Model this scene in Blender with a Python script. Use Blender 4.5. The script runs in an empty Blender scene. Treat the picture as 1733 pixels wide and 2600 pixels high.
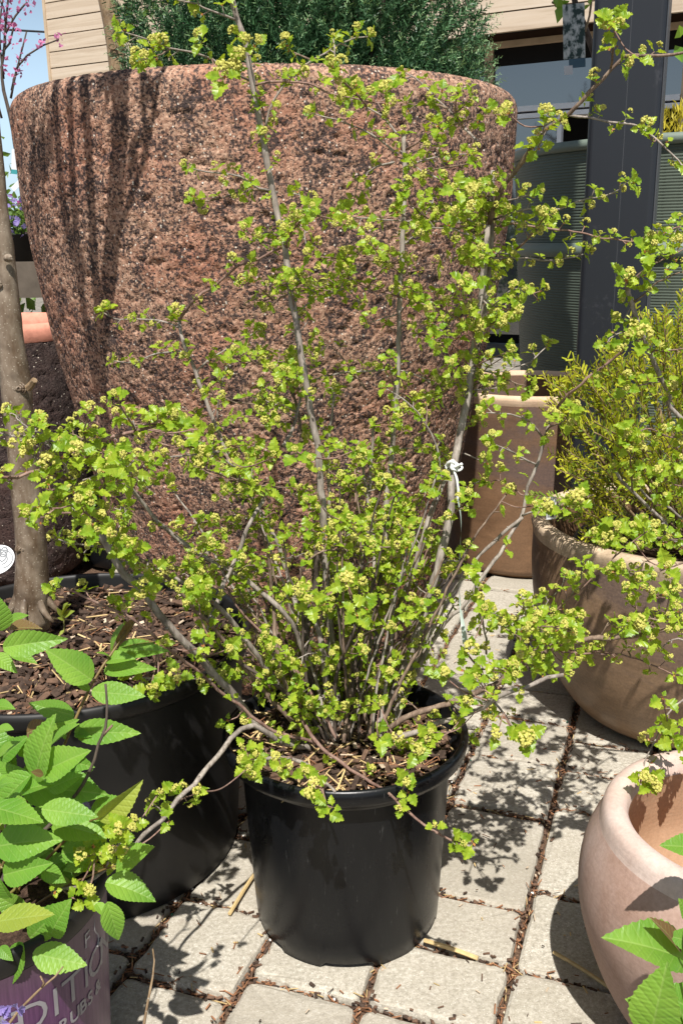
import bpy, math, random
import numpy as np
from mathutils import Vector, Matrix
random.seed(7); rng = np.random.default_rng(7)
R_ = math.radians
sc = bpy.context.scene
col = sc.collection
# ------------------------------------------------------------------ camera
F_PX, TH, RO, EYE = 2450.0, R_(15.8), R_(-0.8), 1.01
_U = np.array([0, math.sin(TH), math.cos(TH)]); _Fw = np.array([0, math.cos(TH), -math.sin(TH)]); _R = np.array([1., 0, 0])
_R2 = math.cos(RO)*_R + math.sin(RO)*_U; _U2 = -math.sin(RO)*_R + math.cos(RO)*_U
_O = np.array([0, 0, EYE])
def ray(px, py): return (px-866.5)*_R2 + (1300-py)*_U2 + F_PX*_Fw
def P(px, py, Y):
    d = ray(px, py); return _O + d*(Y/d[1])
def G(px, py, z=0.0):
    d = ray(px, py); return _O + d*((z-EYE)/d[2])
def proj(p):
    q = np.asarray(p)-_O; z = q@_Fw
    return 866.5+F_PX*(q@_R2)/z, 1300-F_PX*(q@_U2)/z
cam = bpy.data.cameras.new('camera'); co = bpy.data.objects.new('camera', cam); col.objects.link(co)
cam.sensor_fit = 'VERTICAL'; cam.sensor_height = 36; cam.lens = 36*F_PX/2600; cam.clip_end = 600; cam.clip_start = .02
M = Matrix((( _R2[0], _U2[0], -_Fw[0], 0), (_R2[1], _U2[1], -_Fw[1], 0), (_R2[2], _U2[2], -_Fw[2], EYE), (0,0,0,1)))
co.matrix_world = M; sc.camera = co
# ------------------------------------------------------------------ world, sun, exposure
SUN_EL, SUN_AZ = R_(58), R_(-1)            # the sun stands behind the viewer, a little to the right
w = bpy.data.worlds.new('World'); sc.world = w; w.use_nodes = True
nt = w.node_tree; bg = nt.nodes['Background']
sky = nt.nodes.new('ShaderNodeTexSky'); sky.sky_type = 'NISHITA'; sky.sun_disc = False
sky.sun_elevation = SUN_EL; sky.sun_rotation = math.pi - SUN_AZ; sky.air_density = 1.0; sky.dust_density = 2.0
tcw = nt.nodes.new('ShaderNodeTexCoord'); sxw = nt.nodes.new('ShaderNodeSeparateXYZ'); nt.links.new(tcw.outputs['Generated'], sxw.inputs[0])
mrw = nt.nodes.new('ShaderNodeMapRange'); mrw.interpolation_type = 'SMOOTHSTEP'; mrw.inputs['From Min'].default_value = .34; mrw.inputs['From Max'].default_value = .10; nt.links.new(sxw.outputs[2], mrw.inputs['Value'])
nzw = nt.nodes.new('ShaderNodeTexNoise'); nzw.inputs['Scale'].default_value = 4; nzw.inputs['Detail'].default_value = 5; nt.links.new(tcw.outputs['Generated'], nzw.inputs['Vector'])
mxw = nt.nodes.new('ShaderNodeMix'); mxw.data_type = 'RGBA'; mxw.blend_type = 'ADD'; nt.links.new(mrw.outputs[0], mxw.inputs[0]); nt.links.new(sky.outputs[0], mxw.inputs[6]); mxw.inputs[7].default_value = (5.6, 7.6, 9.4, 1)
nt.links.new(mxw.outputs[2], bg.inputs[0]); bg.inputs[1].default_value = 0.052   # clear sky with a pale hazy band all round the horizon
sl = bpy.data.lights.new('sun', 'SUN'); sl.energy = 5.0; sl.angle = R_(0.53); sl.color = (1, .965, .91)
so = bpy.data.objects.new('sun', sl); col.objects.link(so)
sdir = Vector((math.sin(SUN_AZ)*math.cos(SUN_EL), -math.cos(SUN_AZ)*math.cos(SUN_EL), math.sin(SUN_EL)))
so.rotation_euler = sdir.to_track_quat('Z', 'Y').to_euler()
vs = sc.view_settings; vs.view_transform = 'Standard'; vs.look = 'None'; vs.exposure = 0.5; vs.gamma = 1.0
sc.cycles.max_bounces = 6; sc.cycles.transparent_max_bounces = 6
# ------------------------------------------------------------------ materials
MAT = {}
class N:
    def __init__(s, name, rough=.7, spec=.3):
        s.m = bpy.data.materials.new(name); s.m.use_nodes = True; s.t = s.m.node_tree; s.b = s.t.nodes['Principled BSDF']
        s.b.inputs['Roughness'].default_value = rough; s.b.inputs['Specular IOR Level'].default_value = spec; MAT[name] = s.m
        s.out = s.t.nodes['Material Output']; s.pos = s.t.nodes.new('ShaderNodeNewGeometry').outputs['Position']
        s.obj = s.t.nodes.new('ShaderNodeTexCoord').outputs['Object']
    def n(s, typ, **kw):
        x = s.t.nodes.new(typ)
        for k, v in kw.items():
            if k.startswith('i_'): x.inputs[k[2:].replace('_', ' ')].default_value = v
            else: setattr(x, k, v)
        return x
    def l(s, a, b): s.t.links.new(a, b)
    def map(s, v, scale=(1,1,1)):
        m = s.n('ShaderNodeMapping'); m.inputs['Scale'].default_value = scale; s.l(v, m.inputs[0]); return m.outputs[0]
    def noise(s, scale, detail=3, rough=.55, vec=None, out='Fac', dist=0):
        x = s.n('ShaderNodeTexNoise', i_Scale=scale, i_Detail=detail, i_Roughness=rough, i_Distortion=dist); s.l(vec or s.pos, x.inputs['Vector']); return x.outputs[out]
    def vor(s, scale, vec=None, out='Distance', rnd=1, feat='F1'):
        x = s.n('ShaderNodeTexVoronoi', i_Scale=scale, i_Randomness=rnd); x.feature = feat; s.l(vec or s.pos, x.inputs['Vector']); return x.outputs[out]
    def ramp(s, fac, stops, interp='LINEAR'):
        r = s.n('ShaderNodeValToRGB'); r.color_ramp.interpolation = interp
        e = r.color_ramp.elements
        while len(e) < len(stops): e.new(.5)
        for k, (p, c) in enumerate(stops):
            e[k].position = p; e[k].color = (*c, 1) if not isinstance(c, (int, float)) else (c, c, c, 1)
        s.l(fac, r.inputs[0]); return r.outputs[0]
    def mix(s, fac, a, b, mode='MIX'):
        x = s.n('ShaderNodeMix', data_type='RGBA', blend_type=mode)
        for i, v in ((0, fac), (6, a), (7, b)):
            if isinstance(v, (int, float)): x.inputs[i].default_value = v
            elif isinstance(v, tuple): x.inputs[i].default_value = (*v, 1)
            else: s.l(v, x.inputs[i])
        return x.outputs[2]
    def math(s, op, a, b=0.0):
        x = s.n('ShaderNodeMath', operation=op)
        for i, v in ((0, a), (1, b)):
            if isinstance(v, (int, float)): x.inputs[i].default_value = v
            else: s.l(v, x.inputs[i])
        return x.outputs[0]
    def col(s, c):
        if isinstance(c, tuple): s.b.inputs['Base Color'].default_value = (*c, 1)
        else: s.l(c, s.b.inputs['Base Color'])
        return s
    def bump(s, h, strength=.5, dist=.002):
        x = s.n('ShaderNodeBump', i_Strength=strength, i_Distance=dist); s.l(h, x.inputs['Height']); s.l(x.outputs[0], s.b.inputs['Normal']); return s
    def rgh(s, f, lo, hi):
        x = s.n('ShaderNodeMapRange'); x.inputs['To Min'].default_value = lo; x.inputs['To Max'].default_value = hi; s.l(f, x.inputs['Value']); s.l(x.outputs[0], s.b.inputs['Roughness'])
    def sep(s, v=None):
        x = s.n('ShaderNodeSeparateXYZ'); s.l(v or s.pos, x.inputs[0]); return x.outputs
    def trans(s, c, fac):
        t = s.n('ShaderNodeBsdfTranslucent'); mx = s.n('ShaderNodeMixShader'); mx.inputs[0].default_value = fac
        if isinstance(c, tuple): t.inputs[0].default_value = (*c, 1)
        else: s.l(c, t.inputs[0])
        s.l(s.b.outputs[0], mx.inputs[1]); s.l(t.outputs[0], mx.inputs[2]); s.l(mx.outputs[0], s.out.inputs[0])
def simple(name, c, rough=.6, spec=.3, var=.25, scale=30, bump=0, bs=200, dist=.001):
    k = N(name, rough, spec); d = tuple(x*(1-var) for x in c); l = tuple(min(1, x*(1+var)) for x in c)
    k.col(k.ramp(k.noise(scale, 4), [(.3, d), (.7, l)]))
    if bump: k.bump(k.noise(bs, 4), bump, dist)
    return k
# volcanic stone of the big planter: colour speckle, pits add to the modelled ones
def lava(name, base, dark, light, darkness=.5):
    k = N(name, .92, .12)
    f = k.noise(150, 5, .75)
    c = k.ramp(f, [(.30, tuple(x*.45 for x in base)), (.46, base), (.60, light), (.75, tuple(min(1, x*1.25) for x in light))])
    big = k.noise(6, 4, .6)
    c = k.mix(k.ramp(big, [(.44, 0.0), (.70, .55)]), c, tuple(x*y for x, y in zip(base, (1.15, .78, .70))))
    sp = k.noise(165, 4, .65, out='Fac'); sp2 = k.noise(26, 4, .65)
    dk = k.math('ADD', k.math('MULTIPLY', sp, .72), k.math('MULTIPLY', sp2, .42))
    c = k.mix(k.ramp(dk, [(.59-.06*darkness, 0.0), (.68-.06*darkness, .93)]), c, dark)
    w_ = k.vor(170, out='Distance'); wc = k.vor(170, out='Color')
    ws = k.math('MULTIPLY', k.math('LESS_THAN', w_, .30), k.math('GREATER_THAN', k.sep(wc)[0], .93))
    c = k.mix(ws, c, (.62, .55, .46))
    pit_shade = k.math('MULTIPLY', k.math('LESS_THAN', k.vor(105), .17), k.math('GREATER_THAN', k.noise(40, 3), .47)); c = k.mix(pit_shade, c, tuple(x*.5 for x in dark))  # near-black dots paint the shade of small pits into the colour
    k.col(c)
    h = k.math('ADD', k.math('MULTIPLY', k.noise(180, 4, .7), 1.0), k.math('MULTIPLY', k.ramp(k.vor(150), [(.0, 0.0), (.35, 1.0)]), .8))
    k.bump(h, .8, .0028)
    return k
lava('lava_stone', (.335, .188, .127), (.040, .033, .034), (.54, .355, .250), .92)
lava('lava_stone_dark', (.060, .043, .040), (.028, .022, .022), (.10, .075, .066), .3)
simple('terracotta_rim', (.62, .27, .19), .85, .2, .18, 40, .5, 150)
k = N('paver', .93, .15)
rnd = k.n('ShaderNodeObjectInfo').outputs['Random']
f = k.noise(170, 4, .8); f2 = k.noise(9, 4); 
c = k.ramp(f, [(.28, (.24, .22, .18)), (.5, (.455, .418, .345)), (.72, (.68, .645, .57))])
c = k.mix(k.ramp(f2, [(.35, 0.0), (.72, .5)]), c, (.36, .315, .25))
c = k.mix(k.ramp(k.vor(190), [(.10, .75), (.22, 0.0)]), c, (.78, .74, .66)); c = k.mix(k.ramp(k.vor(150, vec=k.map(k.pos, (1.3, 1, 1))), [(.08, .6), (.16, 0.0)]), c, (.17, .14, .11))
c = k.mix(k.math('MULTIPLY', k.ramp(k.noise(33, 5, .7), [(.60, 0.0), (.70, 1.0)]), .45), c, (.23, .185, .14))
c = k.mix(k.math('MULTIPLY', k.math('POWER', rnd, 1.3), .5), c, (.33, .295, .24)); c = k.mix(k.math('MULTIPLY', k.ramp(k.noise(4, 5, .7), [(.46, 0.0), (.68, 1.0)]), .35), c, (.27, .245, .19)); k.col(c)
k.bump(k.math('ADD', k.noise(420, 3, .7), k.math('MULTIPLY', k.noise(60, 3), .8)), .75, .0016)
k = N('joint_soil', .97, .1); k.col(k.ramp(k.noise(150, 5, .7), [(.3, (.035, .024, .018)), (.52, (.11, .068, .045)), (.75, (.24, .155, .10))])); k.bump(k.noise(300, 4), 1, .003)
simple('bark_dark', (.060, .040, .030), .9, .15, .5, 90, .6, 400)
simple('bark_mid', (.125, .075, .05), .85, .2, .45, 90, .6, 400)
simple('needle_rust', (.28, .135, .070), .8, .2, .4, 120)
simple('straw', (.55, .40, .19), .6, .35, .25, 60, .3, 500)
simple('pale_chip', (.50, .40, .29), .8, .2, .3, 60)
k = N('potting_soil', .97, .1); k.col(k.ramp(k.noise(130, 5, .7), [(.3, (.02, .013, .010)), (.55, (.065, .040, .028)), (.78, (.16, .10, .068))])); k.bump(k.noise(180, 5), 1, .006)
# stems and trunks
def bark(name, a, b, lent=0, rough=.75, streak=(60, 60, 9)):
    k = N(name, rough, .3); c = k.ramp(k.noise(3, 5, .65, vec=k.map(k.pos, streak)), [(.32, a), (.68, b)])
    c = k.mix(k.ramp(k.noise(30, 3), [(.5, 0.0), (.7, .55)]), c, tuple(x*.45 for x in a))
    if lent:
        c = k.mix(k.ramp(k.vor(1.0, vec=k.map(k.pos, (170, 170, 240))), [(.14, .8), (.22, 0.0)]), c, (.36, .31, .24))
    k.col(c); k.bump(k.noise(5, 5, .7, vec=k.map(k.pos, streak)), .6, .002); return k
bark('stem_grey', (.17, .135, .11), (.42, .37, .32))
bark('stem_brown', (.11, .068, .05), (.30, .22, .16))
bark('twig_red', (.15, .075, .060), (.34, .23, .18))
bark('trunk_smooth', (.085, .050, .026), (.27, .215, .16), 1, .5, (14, 14, 6))
bark('trunk_tan', (.15, .095, .05), (.34, .24, .14), 1, .6, (25, 25, 7))
bark('trunk_dark', (.05, .036, .028), (.13, .10, .08))
def veins(name):
    m = MAT[name]; t = m.node_tree; b = t.nodes['Principled BSDF']; src = b.inputs['Base Color'].links[0].from_socket
    k = N.__new__(N); k.m = m; k.t = t; k.b = b; k.out = t.nodes['Material Output']; o = t.nodes.new('ShaderNodeTexCoord').outputs['Object']; xs = k.sep(o)
    ax = k.math('ABSOLUTE', xs[0]); ph = k.math('SUBTRACT', xs[1], k.math('MULTIPLY', ax, .95)); w_ = k.math('ABSOLUTE', k.math('SUBTRACT', k.math('FRACT', k.math('MULTIPLY', ph, 8.0)), .5))
    ln = k.math('MAXIMUM', k.math('MULTIPLY', k.math('LESS_THAN', w_, .055), .55), k.math('LESS_THAN', ax, .011))
    c = k.mix(k.math('MULTIPLY', ln, .32), src, (.40, .52, .16)); k.l(c, b.inputs['Base Color'])
    bp = t.nodes.new('ShaderNodeBump'); bp.inputs['Strength'].default_value = .35; bp.inputs['Distance'].default_value = .0012; k.l(k.ramp(w_, [(.0, 0.0), (.25, 1.0)]), bp.inputs['Height']); k.l(bp.outputs[0], b.inputs['Normal'])
def leafmat(name, a, b, t, tf=.38, rough=.42, sc_=45, spec=.35, vein=False):
    k = N(name, rough, spec)
    c = k.ramp(k.noise(sc_, 2), [(.36, a), (.66, b)])
    o = k.n('ShaderNodeObjectInfo').outputs['Random']
    c = k.mix(k.math('MULTIPLY', o, .35), c, tuple(x*y for x, y in zip(a, (.75, .85, .8))))
    k.col(c); k.trans(t, tf)
    k.bump(k.noise(320, 2), .35, .0006); return k
leafmat('leaf_lime', (.15, .285, .016), (.42, .52, .045), (.52, .64, .025), .40, .36, 75)
leafmat('bud_yellow', (.50, .48, .09), (.74, .69, .20), (.75, .66, .15), .25, .7, 500)
leafmat('bud_scale', (.42, .17, .05), (.60, .30, .10), (.6, .25, .06), .3)
leafmat('leaf_spirea', (.125, .29, .035), (.25, .43, .06), (.36, .58, .05), .38, .42, 14)
leafmat('leaf_spirea_yellow', (.27, .36, .05), (.40, .44, .07), (.5, .5, .05), .36, .45, 14)
leafmat('leaf_spirea_bronze', (.17, .10, .045), (.28, .20, .07), (.4, .2, .05), .3, .4, 14)
leafmat('juniper_needle', (.022, .068, .026), (.085, .19, .075), (.08, .18, .07), .12, .45, 30)
leafmat('juniper_tip', (.20, .34, .15), (.28, .42, .20), (.3, .45, .15), .25, .5, 30)
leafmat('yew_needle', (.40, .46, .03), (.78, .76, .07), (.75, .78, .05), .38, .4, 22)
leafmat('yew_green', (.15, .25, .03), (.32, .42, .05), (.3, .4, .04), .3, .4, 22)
leafmat('leaf_far', (.06, .14, .03), (.17, .27, .05), (.22, .35, .05), .35, .5, 6)
leafmat('leaf_far_yellow', (.42, .36, .03), (.65, .52, .05), (.7, .6, .05), .35, .5, 20)
leafmat('redbud_pink', (.48, .13, .28), (.66, .26, .44), (.7, .25, .5), .35, .6, 60)
leafmat('petal_magenta', (.42, .03, .28), (.55, .07, .38), (.6, .1, .4), .35, .5, 60)
leafmat('petal_violet', (.22, .16, .42), (.34, .27, .55), (.5, .4, .8), .35, .5, 60)
for q_ in ('leaf_spirea', 'leaf_spirea_yellow', 'leaf_spirea_bronze'): veins(q_)
# pots
k = N('black_plastic', .30, .30); k.col(k.ramp(k.noise(7, 4), [(.35, (.0045, .0047, .0052)), (.7, (.010, .0105, .0115))]))
sc1 = k.noise(1, 5, .75, vec=k.map(k.pos, (230, 230, 26))); sc2 = k.noise(14, 5, .7)
k.rgh(k.math('MULTIPLY', k.math('ADD', sc1, sc2), .5), .14, .46)
k.col(k.mix(k.ramp(k.math('MULTIPLY', sc1, k.noise(40, 4, .7)), [(.38, 0.0), (.52, .08)]), k.mix(k.ramp(k.noise(1, 4, .75, vec=k.map(k.pos, (380, 380, 20))), [(.64, 0.0), (.72, .6)]), (.0065, .007, .008), (.13, .13, .125)), (.20, .19, .17))); k.bump(sc1, .12, .001)
k = N('black_plastic_dull', .5, .4); k.col(k.ramp(k.noise(9, 4), [(.35, (.006, .006, .006)), (.7, (.013, .012, .0115))])); k.rgh(k.noise(12, 4), .38, .65)
def clay(name, a, b, stain, rough=.75, streak=(8, 8, 2.5), spec=.3, bump=.35):
    k = N(name, rough, spec); c = k.ramp(k.noise(1.3, 5, .6, vec=k.map(k.pos, streak), dist=.6), [(.32, a), (.68, b)])
    c = k.mix(k.ramp(k.noise(2.6, 5, .65, dist=.9), [(.48, 0.0), (.64, .85)]), c, stain)
    c = k.mix(.22, c, k.ramp(k.noise(170, 4, .7), [(.3, tuple(x*.55 for x in a)), (.7, tuple(min(1, x*1.3) for x in b))]))
    k.col(c); k.bump(k.math('ADD', k.noise(1, 4, .6, vec=k.map(k.pos, (14, 14, 260))), k.noise(230, 3)), bump, .0012); return k
clay('clay_bowl', (.13, .082, .048), (.33, .215, .13), (.095, .07, .068), .40, (3, 3, 9), .4)
clay('clay_bowl_rim', (.42, .30, .19), (.70, .55, .39), (.20, .15, .10), .6, (12, 12, 12))
clay('clay_pink', (.34, .21, .155), (.47, .335, .28), (.50, .385, .34), .88, (4, 4, 3), .15, .25)
clay('clay_pink_rim', (.50, .37, .31), (.60, .48, .42), (.45, .30, .235), .88, (12, 12, 12), .15, .25)
clay('clay_inside', (.44, .265, .16), (.52, .34, .22), (.47, .29, .175), .85, (7, 7, 3), .15, .3)
clay('clay_tall', (.115, .065, .036), (.27, .155, .085), (.12, .092, .092), .42, (3, 3, 8), .4)
clay('clay_tall_rim', (.60, .43, .28), (.70, .52, .36), (.45, .30, .2), .7)
simple('green_plastic', (.085, .105, .080), .55, .35, .08, 6, .1, 60)
simple('green_rim', (.15, .185, .15), .5, .4, .08, 6)
k = simple('post_paint', (.033, .036, .044), .42, .4, .12, 5); 
k.col(k.mix(k.ramp(k.math('MULTIPLY', k.noise(70, 4, .7), k.noise(9, 3)), [(.34, 0.0), (.44, .3)]), (.0155, .0175, .0225), (.07, .07, .08))); k.bump(k.noise(3, 3), .08, .002)
simple('post_edge', (.06, .063, .07), .4, .4, .1, 5)
k = N('purple_print', .38, .4); c = k.ramp(k.noise(1, 4, .7, vec=k.map(k.pos, (260, 260, 9))), [(.35, (.065, .020, .070)), (.7, (.125, .048, .120))]); k.col(k.mix(k.ramp(k.sep()[2], [(.22, 0.0), (.30, .65)]), c, (.10, .075, .070)))
simple('grey_print', (.27, .255, .265), .5, .3, .1, 30)
k = N('wood_board', .75, .2); rr = k.n('ShaderNodeObjectInfo').outputs['Random']
g_ = k.noise(1, 5, .6, vec=k.map(k.pos, (1.1, 1.1, 22)), dist=.8)
c = k.ramp(g_, [(.3, (.40, .31, .22)), (.52, (.57, .47, .36)), (.75, (.64, .55, .45))])
c = k.mix(k.ramp(k.vor(1, vec=k.map(k.pos, (1.6, 1.6, 7))), [(.05, .8), (.10, 0.0)]), c, (.30, .18, .10)); c = k.mix(k.math('MULTIPLY', rr, .35), c, (.48, .36, .26)); k.col(c)
simple('wood_trim', (.50, .38, .26), .8, .2, .15, 8)
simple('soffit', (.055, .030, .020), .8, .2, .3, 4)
simple('wood_grey', (.11, .09, .07), .85, .15, .35, 8, .5, 60)
simple('white_frame', (.62, .63, .66), .4, .4, .05, 5)
simple('interior_dark', (.012, .011, .011), .8, .1, .1, 5)
k = N('window_glass', .03, .9); k.col((.012, .014, .017)); k.b.inputs['IOR'].default_value = 1.9
simple('white_label', (.62, .63, .65), .45, .4, .03, 20)
simple('teal_print', (.04, .25, .26), .45, .4, .1, 20)
simple('rope_white', (.80, .80, .78), .7, .3, .08, 200)
k = N('ribbon', .3, .5); k.col((.50, .60, .54)); k.trans((.5, .6, .55), .35)
k = N('photo_tag', .35, .5); k.col(k.ramp(k.noise(1, 4, .6, vec=k.map(k.pos, (60, 60, 42))), [(.44, (.025, .05, .045)), (.50, (.30, .34, .33)), (.60, (.55, .57, .55))], 'LINEAR'))
simple('blue_print', (.06, .12, .17), .4, .4, .1, 20)
simple('drawing_grey', (.20, .21, .22), .5, .3, .1, 20)
simple('wire', (.03, .03, .035), .6, .3, .1, 1)
simple('gravel_far', (.22, .20, .17), .95, .1, .4, 20)
simple('white_grain', (.80, .79, .75), .8, .2, .05, 50)
simple('fertiliser_green', (.02, .12, .08), .5, .4, .2, 50)
# ------------------------------------------------------------------ mesh tools
class MB:
    def __init__(s): s.v = []; s.f = []; s.mi = []; s.n = 0
    def add(s, v, f, m=0):
        v = np.asarray(v, float); s.v.append(v); o = s.n
        s.f.extend([tuple(i+o for i in q) for q in f]); s.mi.extend([m]*len(f)); s.n += len(v); return s
    def box(s, lo, hi, m=0, mat=None):
        x0, y0, z0 = lo; x1, y1, z1 = hi
        v = np.array([(x0,y0,z0),(x1,y0,z0),(x1,y1,z0),(x0,y1,z0),(x0,y0,z1),(x1,y0,z1),(x1,y1,z1),(x0,y1,z1)], float)
        if mat is not None: v = v @ mat[0].T + mat[1]
        return s.add(v, [(0,3,2,1),(4,5,6,7),(0,1,5,4),(1,2,6,5),(2,3,7,6),(3,0,4,7)], m)
    def build(s, name, mats, parent=None, smooth=False, kind=None):
        v = np.concatenate(s.v) if s.v else np.zeros((0, 3))
        org = np.array(parent_loc(parent)) if parent else np.zeros(3)
        me = bpy.data.meshes.new(name); me.from_pydata((v-org).tolist(), [], s.f)
        mats = [mats] if isinstance(mats, str) else mats
        for q in mats: me.materials.append(MAT[q])
        if len(mats) > 1: me.polygons.foreach_set('material_index', s.mi)
        if smooth: me.polygons.foreach_set('use_smooth', [True]*len(me.polygons))
        me.update()
        o = bpy.data.objects.new(name, me); col.objects.link(o)
        if parent: o.parent = parent
        if kind: o['kind'] = kind
        return o
def parent_loc(p):
    l = Vector(p.location)
    while p.parent: p = p.parent; l += p.location
    return l
def fastmesh(name, V, Fq, mats, parent=None, smooth=False, kind=None, mi=None):
    """V (n,3), Fq (m,k) uniform faces"""
    org = np.array(parent_loc(parent)) if parent else np.zeros(3)
    me = bpy.data.meshes.new(name); k = Fq.shape[1]
    me.vertices.add(len(V)); me.vertices.foreach_set('co', (V-org).astype(np.float32).ravel())
    me.loops.add(Fq.size); me.loops.foreach_set('vertex_index', Fq.astype(np.int32).ravel())
    me.polygons.add(len(Fq)); me.polygons.foreach_set('loop_start', np.arange(0, Fq.size, k, dtype=np.int32))
    mats = [mats] if isinstance(mats, str) else mats
    for q in mats: me.materials.append(MAT[q])
    if mi is not None: me.polygons.foreach_set('material_index', mi.astype(np.int32))
    me.polygons.foreach_set('use_smooth', np.full(len(Fq), smooth)); me.update(calc_edges=True); me.validate()
    o = bpy.data.objects.new(name, me); col.objects.link(o)
    if parent: o.parent = parent
    if kind: o['kind'] = kind
    return o
def tag(o, label=None, cat=None, group=None, kind=None):
    for k, v in (('label', label), ('category', cat), ('group', group), ('kind', kind)):
        if v: o[k] = v
    return o
def thing(name, loc, label, cat, group=None):
    o = bpy.data.objects.new(name, None); col.objects.link(o); o.location = tuple(float(a) for a in loc); o.empty_display_size = .05
    return tag(o, label, cat, group)
def smooth_path(pts, step):
    p = np.asarray(pts, float)
    if len(p) == 2: p = np.array([p[0], (p[0]+p[1])/2, p[1]])
    q = np.vstack([2*p[0]-p[1], p, 2*p[-1]-p[-2]]); out = []
    for i in range(1, len(q)-2):
        n = max(1, int(np.linalg.norm(q[i+1]-q[i])/step))
        for t in np.arange(n)/n:
            a, b, c, d = q[i-1], q[i], q[i+1], q[i+2]
            out.append(.5*((2*b)+(-a+c)*t+(2*a-5*b+4*c-d)*t*t+(-a+3*b-3*c+d)*t**3))
    out.append(p[-1]); return np.array(out)
def tube(mb, pts, rad, n=6, m=0, cap=True, jit=0.0):
    p = np.asarray(pts, float); k = len(p); r = np.broadcast_to(np.asarray(rad, float), (k,)).copy() if np.ndim(rad) else np.full(k, rad)
    if jit: r = r*(1+jit*rng.normal(size=k))
    t = np.gradient(p, axis=0); t /= np.linalg.norm(t, axis=1, keepdims=True)+1e-12
    u = np.cross(t[0], (0, 0, 1.)); 
    if np.linalg.norm(u) < .1: u = np.cross(t[0], (1., 0, 0))
    u /= np.linalg.norm(u); ang = np.linspace(0, 2*np.pi, n, endpoint=False); V = []
    for i in range(k):
        u = u - t[i]*(u@t[i]); u /= np.linalg.norm(u)+1e-12; w_ = np.cross(t[i], u)
        V.append(p[i]+r[i]*(np.cos(ang)[:, None]*u+np.sin(ang)[:, None]*w_))
    V = np.concatenate(V); f = []
    for i in range(k-1):
        for j in range(n):
            a = i*n+j; b = i*n+(j+1) % n; f.append((a, b, b+n, a+n))
    if cap: f.append(tuple(range(n-1, -1, -1))); f.append(tuple((k-1)*n+j for j in range(n)))
    return mb.add(V, f, m)
def lathe(mb, c, prof, n=96, m=0, mfun=None):
    c = np.asarray(c, float); prof = np.asarray(prof, float); k = len(prof); a = np.linspace(0, 2*np.pi, n, endpoint=False)
    V = np.stack([prof[:, 0][:, None]*np.cos(a), prof[:, 0][:, None]*np.sin(a), np.broadcast_to(prof[:, 1][:, None], (k, n))], -1).reshape(-1, 3)+c
    f = []; mi = []
    for i in range(k-1):
        for j in range(n):
            f.append((i*n+j, i*n+(j+1) % n, (i+1)*n+(j+1) % n, (i+1)*n+j))
    o = mb.n; mb.add(V, f, m); return mb
def disc(mb, c, r, n=64, m=0, amp=0.0, rings=14):
    """uneven soil surface"""
    c = np.asarray(c, float); V = [c+np.array([0, 0, amp*.6])]; a = np.linspace(0, 2*np.pi, n, endpoint=False)
    for i in range(1, rings+1):
        rr = r*i/rings; x = rr*np.cos(a); y = rr*np.sin(a)
        z = amp*(np.sin(x*60+1)*np.cos(y*70)+rng.normal(size=n)*.5)*(1 if i < rings else 0)
        V.append(np.stack([x, y, z], 1)+c)
    V = np.vstack(V); f = [(0, 1+j, 1+(j+1) % n) for j in range(n)]
    for i in range(rings-1):
        for j in range(n):
            p = 1+i*n+j; q = 1+i*n+(j+1) % n; f.append((p, p+n, q+n, q))
    return mb.add(V, f, m)
def rotm(ax, ay, az):
    return np.array((Matrix.Rotation(az, 3, 'Z') @ Matrix.Rotation(ay, 3, 'Y') @ Matrix.Rotation(ax, 3, 'X')))
def unit(v): v = np.asarray(v, float); return v/(np.linalg.norm(v)+1e-12)
# hashed value noise for modelled relief
def vnoise(p, s):
    p = p*s; i = np.floor(p).astype(np.int64); f = p-i; f = f*f*(3-2*f); r = 0
    def h(a, b, c):
        x = (a*73856093) ^ (b*19349663) ^ (c*83492791); x = (x ^ (x >> 13))*1274126177 & 0x7fffffff; x = (x ^ (x >> 16)); return (x & 0xffff)/65535.
    for dx in (0, 1):
        for dy in (0, 1):
            for dz in (0, 1):
                wt = (f[:, 0] if dx else 1-f[:, 0])*(f[:, 1] if dy else 1-f[:, 1])*(f[:, 2] if dz else 1-f[:, 2])
                r = r+wt*h(i[:, 0]+dx, i[:, 1]+dy, i[:, 2]+dz)
    return r
#@@SETTING
# ================================================================== SETTING
gz = -0.014
mb = MB(); mb.add([(-60,-30,-.02),(60,-30,-.02),(60,90,-.02),(-60,90,-.02)], [(0,1,2,3)]); tag(mb.build('ground', 'gravel_far'), kind='structure', label=None)
bed = MB(); bed.add([(-4,-.3,gz),(4,-.3,gz),(4,4.6,gz),(-4,4.6,gz)], [(0,1,2,3)]); pav = bed.build('pavement', 'joint_soil'); pav['kind'] = 'structure'
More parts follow.
